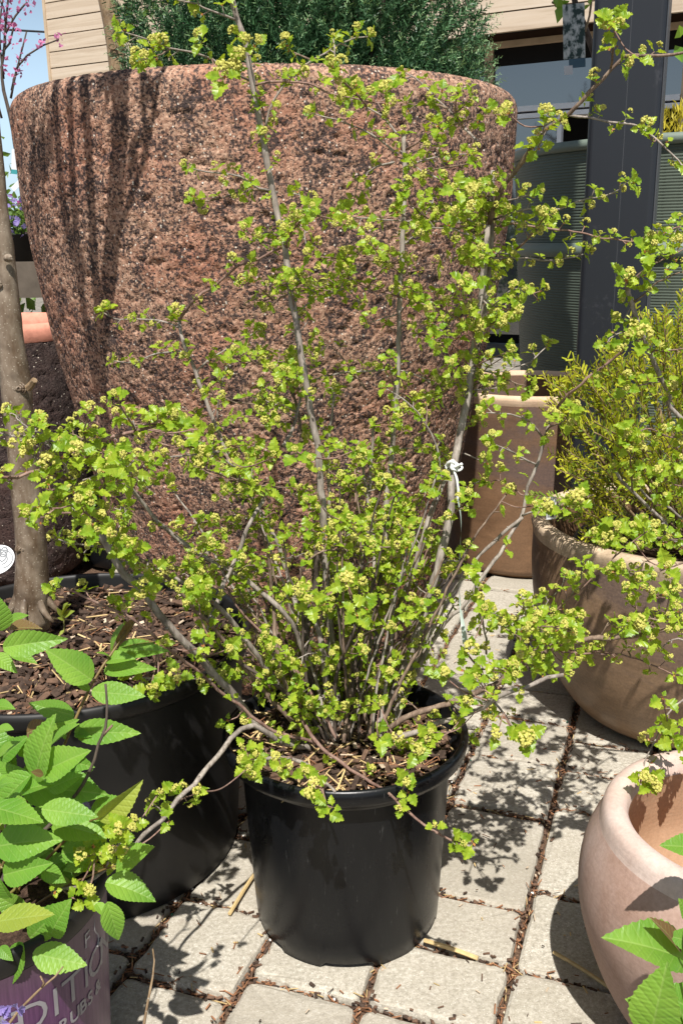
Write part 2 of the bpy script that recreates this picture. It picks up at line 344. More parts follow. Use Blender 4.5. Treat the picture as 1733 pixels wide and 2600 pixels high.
# pavers: columns run away from the viewer at 70 degrees, rows of mixed length
ca, sa = math.cos(R_(-19.5)), math.sin(R_(-19.5))
E1 = np.array([ca, sa, 0]); E2 = np.array([-sa, ca, 0])
def paver(a0, a1, b0, b1):
    g = .0048; a0 += g; a1 -= g; b0 += g; b1 -= g
    rr = .012; out = []
    for (cx, cy, st) in ((a1-rr, b0+rr, -90), (a1-rr, b1-rr, 0), (a0+rr, b1-rr, 90), (a0+rr, b0+rr, 180)):
        for kx in range(3):
            an = R_(st+45*kx); out.append((cx+rr*math.cos(an), cy+rr*math.sin(an)))
    # extra edge points with a little wear
    o2 = []
    for i in range(len(out)):
        p = np.array(out[i]); q = np.array(out[(i+1) % len(out)]); o2.append(p)
        if np.linalg.norm(q-p) > .05:
            for t in (.25, .5, .75): o2.append(p+(q-p)*t+rng.normal(size=2)*.0018)
    o2 = np.array(o2); cen = o2.mean(0); n = len(o2); tilt = rng.normal(size=2)*.006; top = rng.uniform(-.004, .004)
    V = []
    for ins, z in ((0, -.03), (0, -.009), (.0022, -.0032), (.007, -.0006), (.012, 0)):
        d = cen-o2; d = d/np.linalg.norm(d, axis=1, keepdims=True); q = o2+d*ins
        zz = z+top+(q-cen)@tilt if z > -.02 else np.full(n, z)
        zz = zz+(rng.normal(size=n)*.0006 if z > -.02 else 0)
        V.append(np.outer(q[:, 0], E1)+np.outer(q[:, 1], E2)+np.outer(zz, (0, 0, 1)))
    V.append([cen[0]*E1+cen[1]*E2+np.array([0, 0, top])])
    V = np.vstack(V); f = []
    for i in range(4):
        for j in range(n): f.append((i*n+j, i*n+(j+1) % n, (i+1)*n+(j+1) % n, (i+1)*n+j))
    for j in range(n): f.append((4*n+j, 4*n+(j+1) % n, 5*n))
    MB().add(V, f).build('paver', 'paver', pav, smooth=False)
cols_b = {-.161: None}
edges = [-.161]
acols = [(-1.68,-1.50),(-1.50,-1.33),(-1.33,-1.15),(-1.15,-1.0),(-1.0,-.84),(-.84,-.69),(-.69,-.520),(-.520,-.347),(-.347,-.163),(-.163,.01),(.01,.18),(.18,.35),(.35,.50),(.50,.67),(.67,.85),(.85,1.02),(1.02,1.2)]
rows = {7: [.78,.90,1.035,1.16,1.33,1.50,1.63,1.80], 8: [.80,.92,1.036,1.17,1.295,1.555,1.742,1.92,2.06], 9: [.80,.98,1.165,1.352,1.60,1.735,1.86,2.05], 6: [.80,.985,1.159,1.34,1.47,1.66]}
joints = []
for ci, (a0, a1) in enumerate(acols):
    bs = list(rows.get(ci, [.30+random.uniform(0, .12)]))
    while bs[0] > .45: bs.insert(0, bs[0]-random.choice((.125, .17, .25)))
    while bs[-1] < 3.9: bs.append(bs[-1]+random.choice((.125, .175, .175, .255)))
    for b0, b1 in zip(bs[:-1], bs[1:]):
        c3 = ((a0+a1)/2)*E1+((b0+b1)/2)*E2
        if c3[1] < .45 or c3[1] > 3.8 or abs(c3[0]) > .42*c3[1]+.75: continue
        u, v = proj(c3)
        if u < -900 or u > 2700 or v > 3400: continue
        paver(a0, a1, b0, b1)
        joints.append((a0, b0, a0, b1)); joints.append((a0, b0, a1, b0))
print('pavers', len(joints)//2)
# debris in the joints, one object per material
def sliver(mb, c, L, wd, th, ang, pitch, m):
    Rm = rotm(random.uniform(-.5, .5), pitch, ang)
    mb.box((-L/2, -wd/2, -th/2), (L/2, wd/2, th/2), m, (Rm, np.asarray(c)))
deb = MB()
mm = ['needle_rust', 'bark_mid', 'bark_dark', 'straw', 'pale_chip', 'white_grain', 'fertiliser_green']
for (a0, b0, a1, b1) in joints:
    Lj = math.hypot(a1-a0, b1-b0); base = math.atan2(b1-b0, a1-a0)+R_(-19.5)
    c0 = ((a0+a1)/2)*E1+((b0+b1)/2)*E2
    near = c0[1] < 2.1
    for _ in range(int(Lj*(560 if near else 160)*random.uniform(.4, 1.25))):
        t = random.random(); q = (a0+(a1-a0)*t)*E1+(b0+(b1-b0)*t)*E2
        off = random.gauss(0, .0048); nrm = np.array([-math.sin(base), math.cos(base), 0])
        q = q+nrm*off; r = random.random(); q[2] = random.uniform(-.013, -.003) if abs(off) < .007 else .002
        an = base+random.gauss(0, .45)
        if r < .40: sliver(deb, q, random.uniform(.006, .019), random.uniform(.0008, .0022), .001, an, random.gauss(0, .15), 0)
        elif r < .68: sliver(deb, q, random.uniform(.004, .011), random.uniform(.002, .0045), .0018, an, random.gauss(0, .3), 1)
        elif r < .90: sliver(deb, q, random.uniform(.004, .011), random.uniform(.002, .005), .002, an, random.gauss(0, .3), 2)
        elif r < .95: sliver(deb, q, random.uniform(.008, .03), .0012, .001, an, 0, 3)
        elif r < .985: sliver(deb, q, .005, .0025, .0015, an, 0, 4)
        elif r < .996: sliver(deb, q, .003, .0028, .0025, an, 0, 5)
        else: sliver(deb, q, .0028, .0026, .0025, an, 0, 6)
tag(deb.build('joint_debris', mm, pav), kind='stuff')
sp = MB()
for _ in range(900):
    x = random.uniform(-.8, .9); y = random.uniform(.9, 2.4)
    sliver(sp, (x, y, .0035), random.uniform(.003, .016), random.uniform(.0007, .0022), .001, random.uniform(0, 6), 0, random.choice((0, 0, 1, 2, 3, 4)))
tag(sp.build('loose_debris', mm, pav), kind='stuff')
def stalk(p0, p1, r, label, z=.007, mat='straw'):
    a = G(*p0); b = G(*p1); mid = (a+b)/2+np.array([0, 0, .002]); root = thing('straw_stalk', ((a+b)/2*[1, 1, 0]), label, 'straw', 'straw stalks on the paving')
    m_ = MB(); tube(m_, smooth_path([a+[0, 0, z], mid+[0, 0, z], b+[0, 0, z]], .02), r, 6); o = m_.build('stem', mat, root)
stalk((655, 2215), (583, 2330), .0032, 'straw stalk lying on the paving left of the centre pot')
stalk((1076, 2398), (1212, 2444), .0034, 'straw stalk in the paving joint right of the foot of the centre pot')
stalk((1404, 2428), (1545, 2518), .0028, 'straw stalk half in the shadow of the pink clay bowl')
# sky power line
a = P(-200, 62, 15.); b = P(400, 88, 17.)
m_ = MB(); tube(m_, smooth_path([a, (a+b)/2+np.array([0, 0, -.03]), b], 1), .016, 6); tag(m_.build('power_line', 'wire'), 'dark overhead wire crossing the blue sky at top left', 'wire')
# ------------------------------------------------------------------ timber building
corner = P(127, 100, 10.0); corner[2] = 0
wd = unit([.88, -.475, 0]); wn = np.array([-wd[1], wd[0], 0])*-1    # wn faces the viewer
if wn[1] > 0: wn = -wn
bld = thing('timber_building', corner, 'building clad in pale horizontal timber boards with a dark window band', 'building')
WL = 9.5; zb = 2.56
def wbox(m_, s0, s1, d0, d1, z0, z1, mi=0):
    """s along wall, d towards the viewer"""
    Rm = np.stack([wd, wn, (0, 0, 1)], 1); m_.box((s0, d0, z0), (s1, d1, z1), mi, (Rm, corner)); return m_
z = 2.467; i = 0
while z < 5.2:
    o = wbox(MB(), 0, WL, 0-.02, .018+random.uniform(0, .003), z+.004, z+.134).build('board', 'wood_board', bld); z += .140
wbox(MB(), .012, WL, -.1, -.025, 2.48, 5.2).build('wall_core', 'interior_dark', bld)
wbox(MB(), -.03, .0, -.35, .03, 0, 5.2).build('corner_trim', 'wood_trim', bld)
# boards below the soffit level at the left bay
z = 0.05
while z < 2.45:
    wbox(MB(), 0, 1.55, -.02, .018+random.uniform(0, .003), z+.004, min(z+.134, 2.551)).build('board', 'wood_board', bld); z += .140
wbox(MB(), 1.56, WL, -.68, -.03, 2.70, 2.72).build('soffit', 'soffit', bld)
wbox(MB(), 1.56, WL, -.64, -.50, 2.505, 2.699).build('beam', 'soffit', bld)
wbox(MB(), 1.56, WL, -.66, -.49, 2.462, 2.504).build('head_trim', 'wood_trim', bld)
wbox(MB(), 1.2, WL, -1.8, -1.7, 0, 2.7).build('back_wall', 'interior_dark', bld)
wbox(MB(), 1.555, 1.70, -.7, -.03, 0, 2.55).build('return_wall', 'wood_board', bld)
sx = 1.70; wid = [1.22, 1.22, 1.55, 1.55, 1.55]
for kk, wq in enumerate(wid):
    fr = MB(); d0, d1 = -.60, -.53
    wbox(fr, sx, sx+.07, d0, d1, .2, 2.461)
    fro = fr.build('window', 'wood_trim', bld)
    wbox(MB(), sx+.071, sx+wq-.002, -.566, -.55, 2.335, 2.461).build('blind', 'interior_dark', fro)
    r1 = MB(); wbox(r1, sx+.071, sx+wq-.002, d0, d1+.02, 1.975, 2.015); wbox(r1, sx+.071, sx+wq-.002, d0, d1, 1.925, 1.960); wbox(r1, sx+wq*.40, sx+wq*.40+.035, d0, d1-.01, .2, 1.924); r1.build('sill', 'white_frame', fro)
    g1 = wbox(MB(), sx+.071, sx+wq-.002, -.575, -.567, 2.016, 2.461); g1.build('pane', 'window_glass', fro)
    g2 = wbox(MB(), sx+.071, sx+wq*.40-.001, -.575, -.567, .2, 1.924); g2.build('pane', 'window_glass', fro)
    sx += wq
# ------------------------------------------------------------------ leaf and tree tools
def leaf_shrub(fold=.25, droop=.25, asym=0, L=1):
    half = [(.025,0),(.03,.12),(.13,.24),(.30,.30),(.40,.40),(.34,.45),(.45,.54),(.36,.60),(.25,.62),(.34,.72),(.24,.76),(.25,.86),(.13,.89),(.11,.97),(.0,1.03)]
    V = []; f = []; n = len(half)
    for s_ in (1, -1):
        for (x, y) in half: V.append((s_*x*(1+asym*s_), y*(1.0+.05*s_*asym), fold*x-droop*y*y+.03*math.sin(y*22+s_)))
    for (x, y) in half: V.append((0, min(y, .98)*.97, -droop*(y*.97)**2-.02))
    for i in range(n-1):
        f.append((2*n+i, i, i+1, 2*n+i+1)); f.append((n+i, 2*n+i, 2*n+i+1, n+i+1))
    return np.array(V)*L, np.array(f)
LEAF = [leaf_shrub(.15, .15, .05), leaf_shrub(.35, .3, -.08), leaf_shrub(.5, .1, .1), leaf_shrub(.22, .45, -.05)]
def leaf_ovate(W=.30, teeth=11, fold=.25, droop=.25, twist=0, curl=.0, seed=0):
    r2 = np.random.default_rng(seed); rows_ = teeth*3+2; V = []; f = []; cols_ = (-1, -.55, 0, .55, 1)
    for i in range(rows_+1):
        t = i/rows_; wv = W*(math.sin(math.pi*min(1, t**.74))**.95)*(1 if t < 1 else 0)
        saw = (1.0, .98, .94)[i % 3] if 2 < i < rows_ else 1; 
        for c_ in cols_:
            x = c_*wv*(saw if abs(c_) == 1 else 1); y = t+(.016*abs(c_)**2 if i % 3 == 0 else 0)
            ridge = .0016*math.cos(i*math.pi)*(1 if abs(c_) == .55 else .3*abs(c_))
            zz = fold*abs(x)-.25*x*x*curl-droop*t*t+twist*x*t+ridge
            V.append((x, y, zz))
    for i in range(rows_):
        for j in range(4): f.append((i*5+j, i*5+j+1, i*5+5+j+1, i*5+5+j))
    return np.array(V), np.array(f)
SPL = [leaf_ovate(.27, 12, .25, .2, .1, 0, 1), leaf_ovate(.31, 13, .35, .35, -.2, .5, 2), leaf_ovate(.25, 11, .15, .1, .2, .5, 3), leaf_ovate(.29, 12, .55, .25, 0, 1, 4)]
def frame(d, nrm):
    y = unit(d); z_ = np.asarray(nrm, float); z_ = z_-y*(z_@y); z_ = unit(z_); x = np.cross(y, z_); return np.stack([x, y, z_], 1)
def inst(V, Fq, Ts):
    """merge copies: Ts list of (R(3x3)*scale, loc)"""
    n = len(V); A = np.stack([t[0] for t in Ts]); B = np.stack([t[1] for t in Ts])
    VV = (np.einsum('kij,nj->kni', A, V)+B[:, None, :]).reshape(-1, 3)
    FF = (Fq[None]+(np.arange(len(Ts))*n)[:, None, None]).reshape(-1, Fq.shape[1]); return VV, FF
def merged(name, items, mats, parent, smooth=False, kind='stuff'):
    """items: list of (V,F,Ts,matindex)"""
    vs_, fs_, mi_ = [], [], []; o = 0
    for V, Fq, Ts, m in items:
        if not Ts: continue
        a, b = inst(V, Fq, Ts); vs_.append(a); fs_.append(b+o); mi_.append(np.full(len(b), m)); o += len(a)
    return fastmesh(name, np.vstack(vs_), np.vstack(fs_), mats, parent, smooth, kind, np.concatenate(mi_))
def shared(name, V, Fq, mat, smooth=False):
    me = bpy.data.meshes.new(name); me.from_pydata(np.asarray(V).tolist(), [], np.asarray(Fq).tolist()); me.materials.append(MAT[mat])
    if smooth: me.polygons.foreach_set('use_smooth', [True]*len(me.polygons))
    me.update(); return me
def put(name, me, Rm, loc, parent):
    o = bpy.data.objects.new(name, me); col.objects.link(o); o.parent = parent
    pl = np.array(parent_loc(parent)); m = np.eye(4); m[:3, :3] = Rm; m[:3, 3] = loc-pl
    o.matrix_local = Matrix(m.tolist()); return o
def rdir(spread=1.0, up=0.0):
    v = rng.normal(size=3); v[2] += up; return unit(v)
QUAD = (np.array([(-.5, 0, 0), (.5, 0, 0), (.28, .62, -.05), (0, 1, -.12), (-.28, .62, -.05)]), np.array([(0, 1, 2, 4), (4, 2, 3, 3)]))
NEED = (np.array([(-.5, 0, 0), (.5, 0, 0), (.35, .7, .02), (0., 1, 0), (-.35, .7, .02)]), np.array([(0, 1, 2, 4)]))
NV = np.array([(-.5, 0, 0), (0, -.0, .5), (.5, 0, 0), (0, 1, 0)]); NF = np.array([(0, 1, 3), (1, 2, 3)])
LV = np.array([(0, 0, 0), (.34, .38, .06), (0, 1, -.1), (-.34, .38, .06)]); LF = np.array([(0, 1, 2), (0, 2, 3)])
def simple_crown(name, n, cfun, size, mats, parent, wts=None):
    items = [[] for _ in mats]
    for _ in range(n):
        c = cfun(); s = size*random.uniform(.6, 1.3); Rm = frame(rdir(1, .2), rdir(1, .8))*s
        items[random.choices(range(len(mats)), wts)[0]].append((Rm, c))
    return merged(name, [(LV, LF, it, i) for i, it in enumerate(items)], mats, parent)
def grow(mb, p, d, L, r, depth, tips, kids=3, spread=.5, up=.2, n=6, minr=.002):
    pts = [p]; dd = unit(d); seg = 5
    for i in range(seg):
        dd = unit(dd+rng.normal(size=3)*.12+np.array([0, 0, up*.12])); pts.append(pts[-1]+dd*L/seg)
    tube(mb, pts, np.linspace(r, max(minr, r*.6), seg+1), n, cap=False)
    tips.append((pts[-1], dd, depth))
    if depth > 0:
        for _ in range(kids):
            q = pts[random.randint(2, seg)]; grow(mb, q, unit(dd+rng.normal(size=3)*spread), L*random.uniform(.55, .8), max(minr, r*.55), depth-1, tips, kids, spread, up, max(4, n-1), minr)
#@@POTS
# ================================================================== BIG STONE PLANTER
BC = np.array([-.153, 2.33, 0]); BR, BH = .55, 1.30
bigpot = thing('stone_planter', BC, 'huge rust-brown pitted volcanic stone planter standing behind the potted shrub', 'planter')
def lava_pot(root, c, prof, n, pit, matn, name='body'):
    prof = np.asarray(prof, float); a = np.linspace(0, 2*np.pi, n, endpoint=False); k = len(prof)
    tg = np.gradient(prof, axis=0); nr = np.stack([tg[:, 1], -tg[:, 0]], 1); nr /= np.linalg.norm(nr, axis=1, keepdims=True)+1e-9
    X = prof[:, 0][:, None]*np.cos(a); Y = prof[:, 0][:, None]*np.sin(a); Z = np.broadcast_to(prof[:, 1][:, None], (k, n))
    Pp = np.stack([X, Y, Z], -1).reshape(-1, 3)
    Nn = np.stack([nr[:, 0][:, None]*np.cos(a), nr[:, 0][:, None]*np.sin(a), np.broadcast_to(nr[:, 1][:, None], (k, n))], -1).reshape(-1, 3)
    q = Pp*np.array([1, 1, 1.5])
    f1 = vnoise(q, 70)*.6+vnoise(q, 150)*.4; f2 = vnoise(q+7, 160); f3 = vnoise(q+3, 25)
    big = np.clip((.30-(vnoise(q+11, 48)*.7+vnoise(q+2, 110)*.3))/.10, 0, 1)
    d = -pit*np.clip((.40-f1)/.10, 0, 1)-pit*.6*np.clip((.34-f2)/.12, 0, 1)-pit*1.5*big+pit*.15*(f3-.5)+pit*.30*(vnoise(q+5, 230)-.5)
    V = Pp+Nn*d[:, None]+np.asarray(c)
    i, j = np.meshgrid(np.arange(k-1), np.arange(n), indexing='ij'); j2 = (j+1) % n
    Fq = np.stack([i*n+j, i*n+j2, (i+1)*n+j2, (i+1)*n+j], -1).reshape(-1, 4)
    return fastmesh(name, V, Fq, matn, root, True)
pr = []
key = [(0, 0), (.31, 0), (.338, .012), (.352, .05)]
def pot_r(z):   # outer radius against height, from the silhouette
    return float(np.interp(z, [0, .05, .2, .3, .43, .5, .65, .8, .9, 1.0, 1.1, 1.25], [.335, .350, .385, .405, .430, .447, .475, .507, .522, .536, .546, .552]))
zs = np.concatenate([np.arange(.05, 1.262, .0042)])
prof = [(.0, .003), (.2, .002), (.32, .004), (.345, .02)]+[(pot_r(z), z) for z in zs]
for t in np.linspace(0, 180, 18): prof.append((.552-.034+.034*math.cos(R_(t)), 1.270+.034*math.sin(R_(t))))
prof += [(.482, 1.2), (.48, 1.15)]
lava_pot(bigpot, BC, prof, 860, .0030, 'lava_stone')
m_ = MB(); disc(m_, BC+[0, 0, 1.17], .484, 64, 0, .004); m_.build('soil', 'potting_soil', bigpot)
# dark lava pot at the left behind
DC = np.array([-1.03, 2.95, 0])
dark = thing('dark_stone_pot', DC, 'dark grey lava stone pot with orange clay rim, left of the huge planter', 'planter')
prof = [(.0, .003), (.17, .003), (.19, .02)]+[(float(np.interp(z, [0, .1, .3, .6, .78], [.19, .215, .25, .278, .285])), z) for z in np.arange(.03, .75, .009)]
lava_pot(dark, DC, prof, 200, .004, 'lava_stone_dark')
m_ = MB(); lathe(m_, DC, [(.281, .742), (.286, .755), (.287, .775), (.280, .790), (.262, .793), (.247, .787), (.242, .76), (.235, .66)], 80); m_.build('rim', 'terracotta_rim', dark, True)
m_ = MB(); disc(m_, DC+[0, 0, .66], .236, 40, 0, .002, 6); m_.build('soil', 'potting_soil', dark)
# ------------------------------------------------------------------ black nursery pots
def nursery_pot(c, R, h, rb, label, mat='black_plastic', cat='plant pot', soil=.035, notch=True, name='nursery_pot', Rb=None, lip=.011):
    root = thing(name, c, label, cat); n = 128; c = np.asarray(c, float); body = Rb or R-.016
    prof = [(rb-.02, .006), (rb-.004, .0), (rb, .004), (rb+.002, .03)]+[(rb+.002+(body-rb-.002)*t, .03+(h-.03-.034)*t) for t in np.linspace(.06, 1, 14)]
    m_ = MB(); a = np.linspace(0, 2*np.pi, n, endpoint=False); k = len(prof); pf = np.array(prof)
    V = np.stack([pf[:, 0][:, None]*np.cos(a), pf[:, 0][:, None]*np.sin(a), np.broadcast_to(pf[:, 1][:, None], (k, n)).copy()], -1)
    if notch:
        for st in range(6):
            cen = R_(-90+60*st); dd = np.abs((a-cen+np.pi) % (2*np.pi)-np.pi); V[:3, dd < .27, 2] += .0075
    f = [(i*n+j, i*n+(j+1) % n, (i+1)*n+(j+1) % n, (i+1)*n+j) for i in range(k-1) for j in range(n)]
    m_.add(V.reshape(-1, 3)+c, f); m_.build('body', mat, root, True)
    m_ = MB(); zz = h-lip
    pr_ = [(body-.001, h-.035), (body+.002, h-.030), (R-.004, h-.026), (R-.002, h-.020)]+[(R-lip*.55+lip*.55*math.cos(R_(t)), zz+lip*math.sin(R_(t))) for t in range(0, 181, 20)]+[(R-lip*1.2-.002, h-.03), (body-.006, h-.05), (body-.010, h-soil-.03)]
    lathe(m_, c, pr_, n); m_.build('rim', mat, root, True)
    m_ = MB(); disc(m_, c+[0, 0, h-soil], body-.006, 64, 0, .003); m_.build('soil', 'potting_soil', root)
    return root
CP = np.array([.001, 1.292, 0]); CR, CH = .182, .315
cpot = nursery_pot(CP, CR, CH, .140, 'glossy black nursery pot in the centre holding the tall lime-green shrub', Rb=CR-.026)
LPc = np.array([-.455, 1.50, 0]); LR, LH = .300, .385
lpot = nursery_pot(LPc, LR, LH, .262, 'wide black nursery pot at left holding a young tree trunk and bark mulch', 'black_plastic_dull', soil=.03, notch=False, Rb=.286)
# mulch and straw
def litter(parent, c, r, z, n, kinds, name, lift=.012, avoid=None):
    m_ = MB(); ms = ['bark_dark', 'bark_mid', 'straw', 'pale_chip', 'needle_rust']
    for _ in range(n):
        rr = r*math.sqrt(random.random()); an = random.uniform(0, 2*math.pi); q = np.array([c[0]+rr*math.cos(an), c[1]+rr*math.sin(an), z+random.uniform(0, lift)])
        kd = random.choices(range(5), kinds)[0]
        if kd in (0, 1): L, wd_, th = random.uniform(.006, .024), random.uniform(.004, .012), random.uniform(.0015, .004)
        elif kd == 2: L, wd_, th = random.uniform(.02, .07), random.uniform(.0012, .0028), .0012
        elif kd == 3: L, wd_, th = random.uniform(.006, .02), random.uniform(.002, .006), .0015
        else: L, wd_, th = random.uniform(.01, .04), .0012, .001
        Rm = rotm(random.gauss(0, .5), random.gauss(0, .25), random.uniform(0, 6.28)); m_.box((-L/2, -wd_/2, -th/2), (L/2, wd_/2, th/2), kd, (Rm, q))
    return tag(m_.build(name, ms, parent), kind='stuff')
litter(cpot, CP, .152, CH-.034, 1500, (4, 4.5, 2.6, .8, 2.8), 'straw_mulch', .02)
litter(lpot, LPc, .272, LH-.03, 3600, (5, 4.5, .5, .5, 1.2), 'bark_mulch', .012)
# ------------------------------------------------------------------ clay bowls and planters on the right
def clay_pot(name, c, outer, rim, inner, mats, label, n=128, cat='planter'):
    root = thing(name, c, label, cat)
    m_ = MB(); lathe(m_, c, outer, n); m_.build('body', mats[0], root, True)
    m_ = MB(); lathe(m_, c, rim, n); m_.build('rim', mats[1], root, True)
    m_ = MB(); lathe(m_, c, inner, n); m_.build('inside', mats[2], root, True)
    return root
def spline_prof(pts, n=40):
    p = smooth_path([(a, b, 0) for a, b in pts], 1.0/n/2)
    return [(x, y) for x, y, _ in p]
OC = np.array([.728, 1.93, 0])
bowl = clay_pot('brown_clay_bowl', OC, spline_prof([(.0, .004), (.15, .004), (.20, .012), (.245, .06), (.285, .14), (.312, .24), (.322, .33), (.322, .405)]),
    [(.322, .405), (.324, .415), (.327, .428), (.324, .437), (.314, .441), (.300, .440), (.294, .434), (.292, .42)], spline_prof([(.292, .42), (.290, .33), (.27, .22), (.22, .1), (.0, .06)]),
    ('clay_bowl', 'clay_bowl_rim', 'clay_tall'), 'large brown glazed clay bowl with pale rim holding the yellow-green yew')
QC = np.array([.493, 1.035, 0])
bowl2 = clay_pot('pink_clay_bowl', QC, spline_prof([(.0, .004), (.10, .004), (.125, .02), (.165, .09), (.192, .17), (.197, .22), (.190, .265), (.176, .297)]),
    [(.176, .297), (.174, .303), (.172, .313), (.167, .320), (.158, .323), (.148, .321), (.142, .313), (.140, .30)], spline_prof([(.140, .30), (.150, .25), (.155, .18), (.12, .08), (.0, .04)]),
    ('clay_pink', 'clay_pink_rim', 'clay_inside'), 'pale pink matte clay bowl, empty, at the lower right corner')
TC = np.array([.600, 3.02, 0])
tall = clay_pot('tall_clay_planter', TC, spline_prof([(.0, .004), (.235, .004), (.25, .02), (.268, .2), (.283, .4), (.292, .54)]),
    [(.292, .54), (.297, .555), (.296, .565), (.285, .570), (.272, .568), (.268, .555)], spline_prof([(.268, .555), (.262, .4), (.25, .2), (.0, .1)]),
    ('clay_tall', 'clay_tall_rim', 'clay_tall'), 'tall brown clay planter behind the post, between huge planter and brown bowl')
# ribbed green planter
GC = np.array([1.45, 4.0, 0]); gp = thing('green_ribbed_planter', GC, 'big round ribbed grey-green plastic planter behind the dark post', 'planter')
def ribs(z0, z1, r0, r1, pitch=.0098):
    n = int((z1-z0)/pitch); out = []
    for i in range(n):
        z = z0+(z1-z0)*i/n; r = r0+(r1-r0)*i/n
        out += [(r, z), (r+.0018, z+pitch*.30), (r+.0018, z+pitch*.62), (r, z+pitch*.9)]
    return out
m_ = MB(); lathe(m_, GC, ribs(.02, .935, .66, .722), 96); m_.build('lower_wall', 'green_plastic', gp, True)
m_ = MB(); lathe(m_, GC, ribs(.985, 1.295, .725, .742), 96); m_.build('upper_wall', 'green_plastic', gp, True)
m_ = MB(); lathe(m_, GC, [(.722, .934), (.738, .936), (.741, .96), (.738, .984), (.724, .986)], 96); m_.build('band', 'green_rim', gp, True)
m_ = MB(); lathe(m_, GC, [(.742, 1.294), (.758, 1.296), (.762, 1.312), (.756, 1.328), (.735, 1.330), (.70, 1.325), (.69, 1.22)], 96); m_.build('rim', 'green_rim', gp, True)
m_ = MB(); disc(m_, GC+[0, 0, 1.24], .695, 48, 0, .004, 8); m_.build('soil', 'potting_soil', gp)
# ------------------------------------------------------------------ steel post
pc = P(1588, 300, 2.58); pc[2] = 0
post = thing('steel_post', pc, 'tall dark slate-grey painted steel post right of the huge planter', 'post')
ang = R_(-20); Rp = rotm(0, 0, ang)
def rrect(hx, hy, r, st=5):
    o = []
    for (cx, cy, s0) in ((hx-r, -hy+r, -90), (hx-r, hy-r, 0), (-hx+r, hy-r, 90), (-hx+r, -hy+r, 180)):
        for q in range(st+1): an = R_(s0+90*q/st); o.append((cx+r*math.cos(an), cy+r*math.sin(an)))
    return o
rc = rrect(.084, .080, .014); n = len(rc); V = []
for z in (0, 4.2): V += [tuple(Rp@np.array([x, y, 0])+pc+[0, 0, z]) for x, y in rc]
m_ = MB(); m_.add(V, [(j, (j+1) % n, n+(j+1) % n, n+j) for j in range(n)]+[tuple(range(n, 2*n))]); m_.build('column', 'post_paint', post, False)
m_ = MB(); m_.box((.004, -.0806, .0), (.0052, -.0799, 4.19), 0, (Rp, pc)); m_.build('seam', 'post_edge', post)
m_ = MB(); m_.box((.0842, -.070, .0), (.087, .06, 4.19), 0, (Rp, pc)); m_.build('edge_strip', 'post_edge', post)
m_ = MB(); m_.box((-.15, -.14, .0), (.15, .14, .012), 0, (Rp, pc)); m_.build('base_plate', 'post_paint', post)
#@@PLANTS
# ================================================================== THE CENTRE SHRUB
shrub = thing('flowering_shrub', CP+[0, 0, CH-.04], 'tall twiggy shrub with lime leaves and yellow buds in the centre black pot', 'shrub')
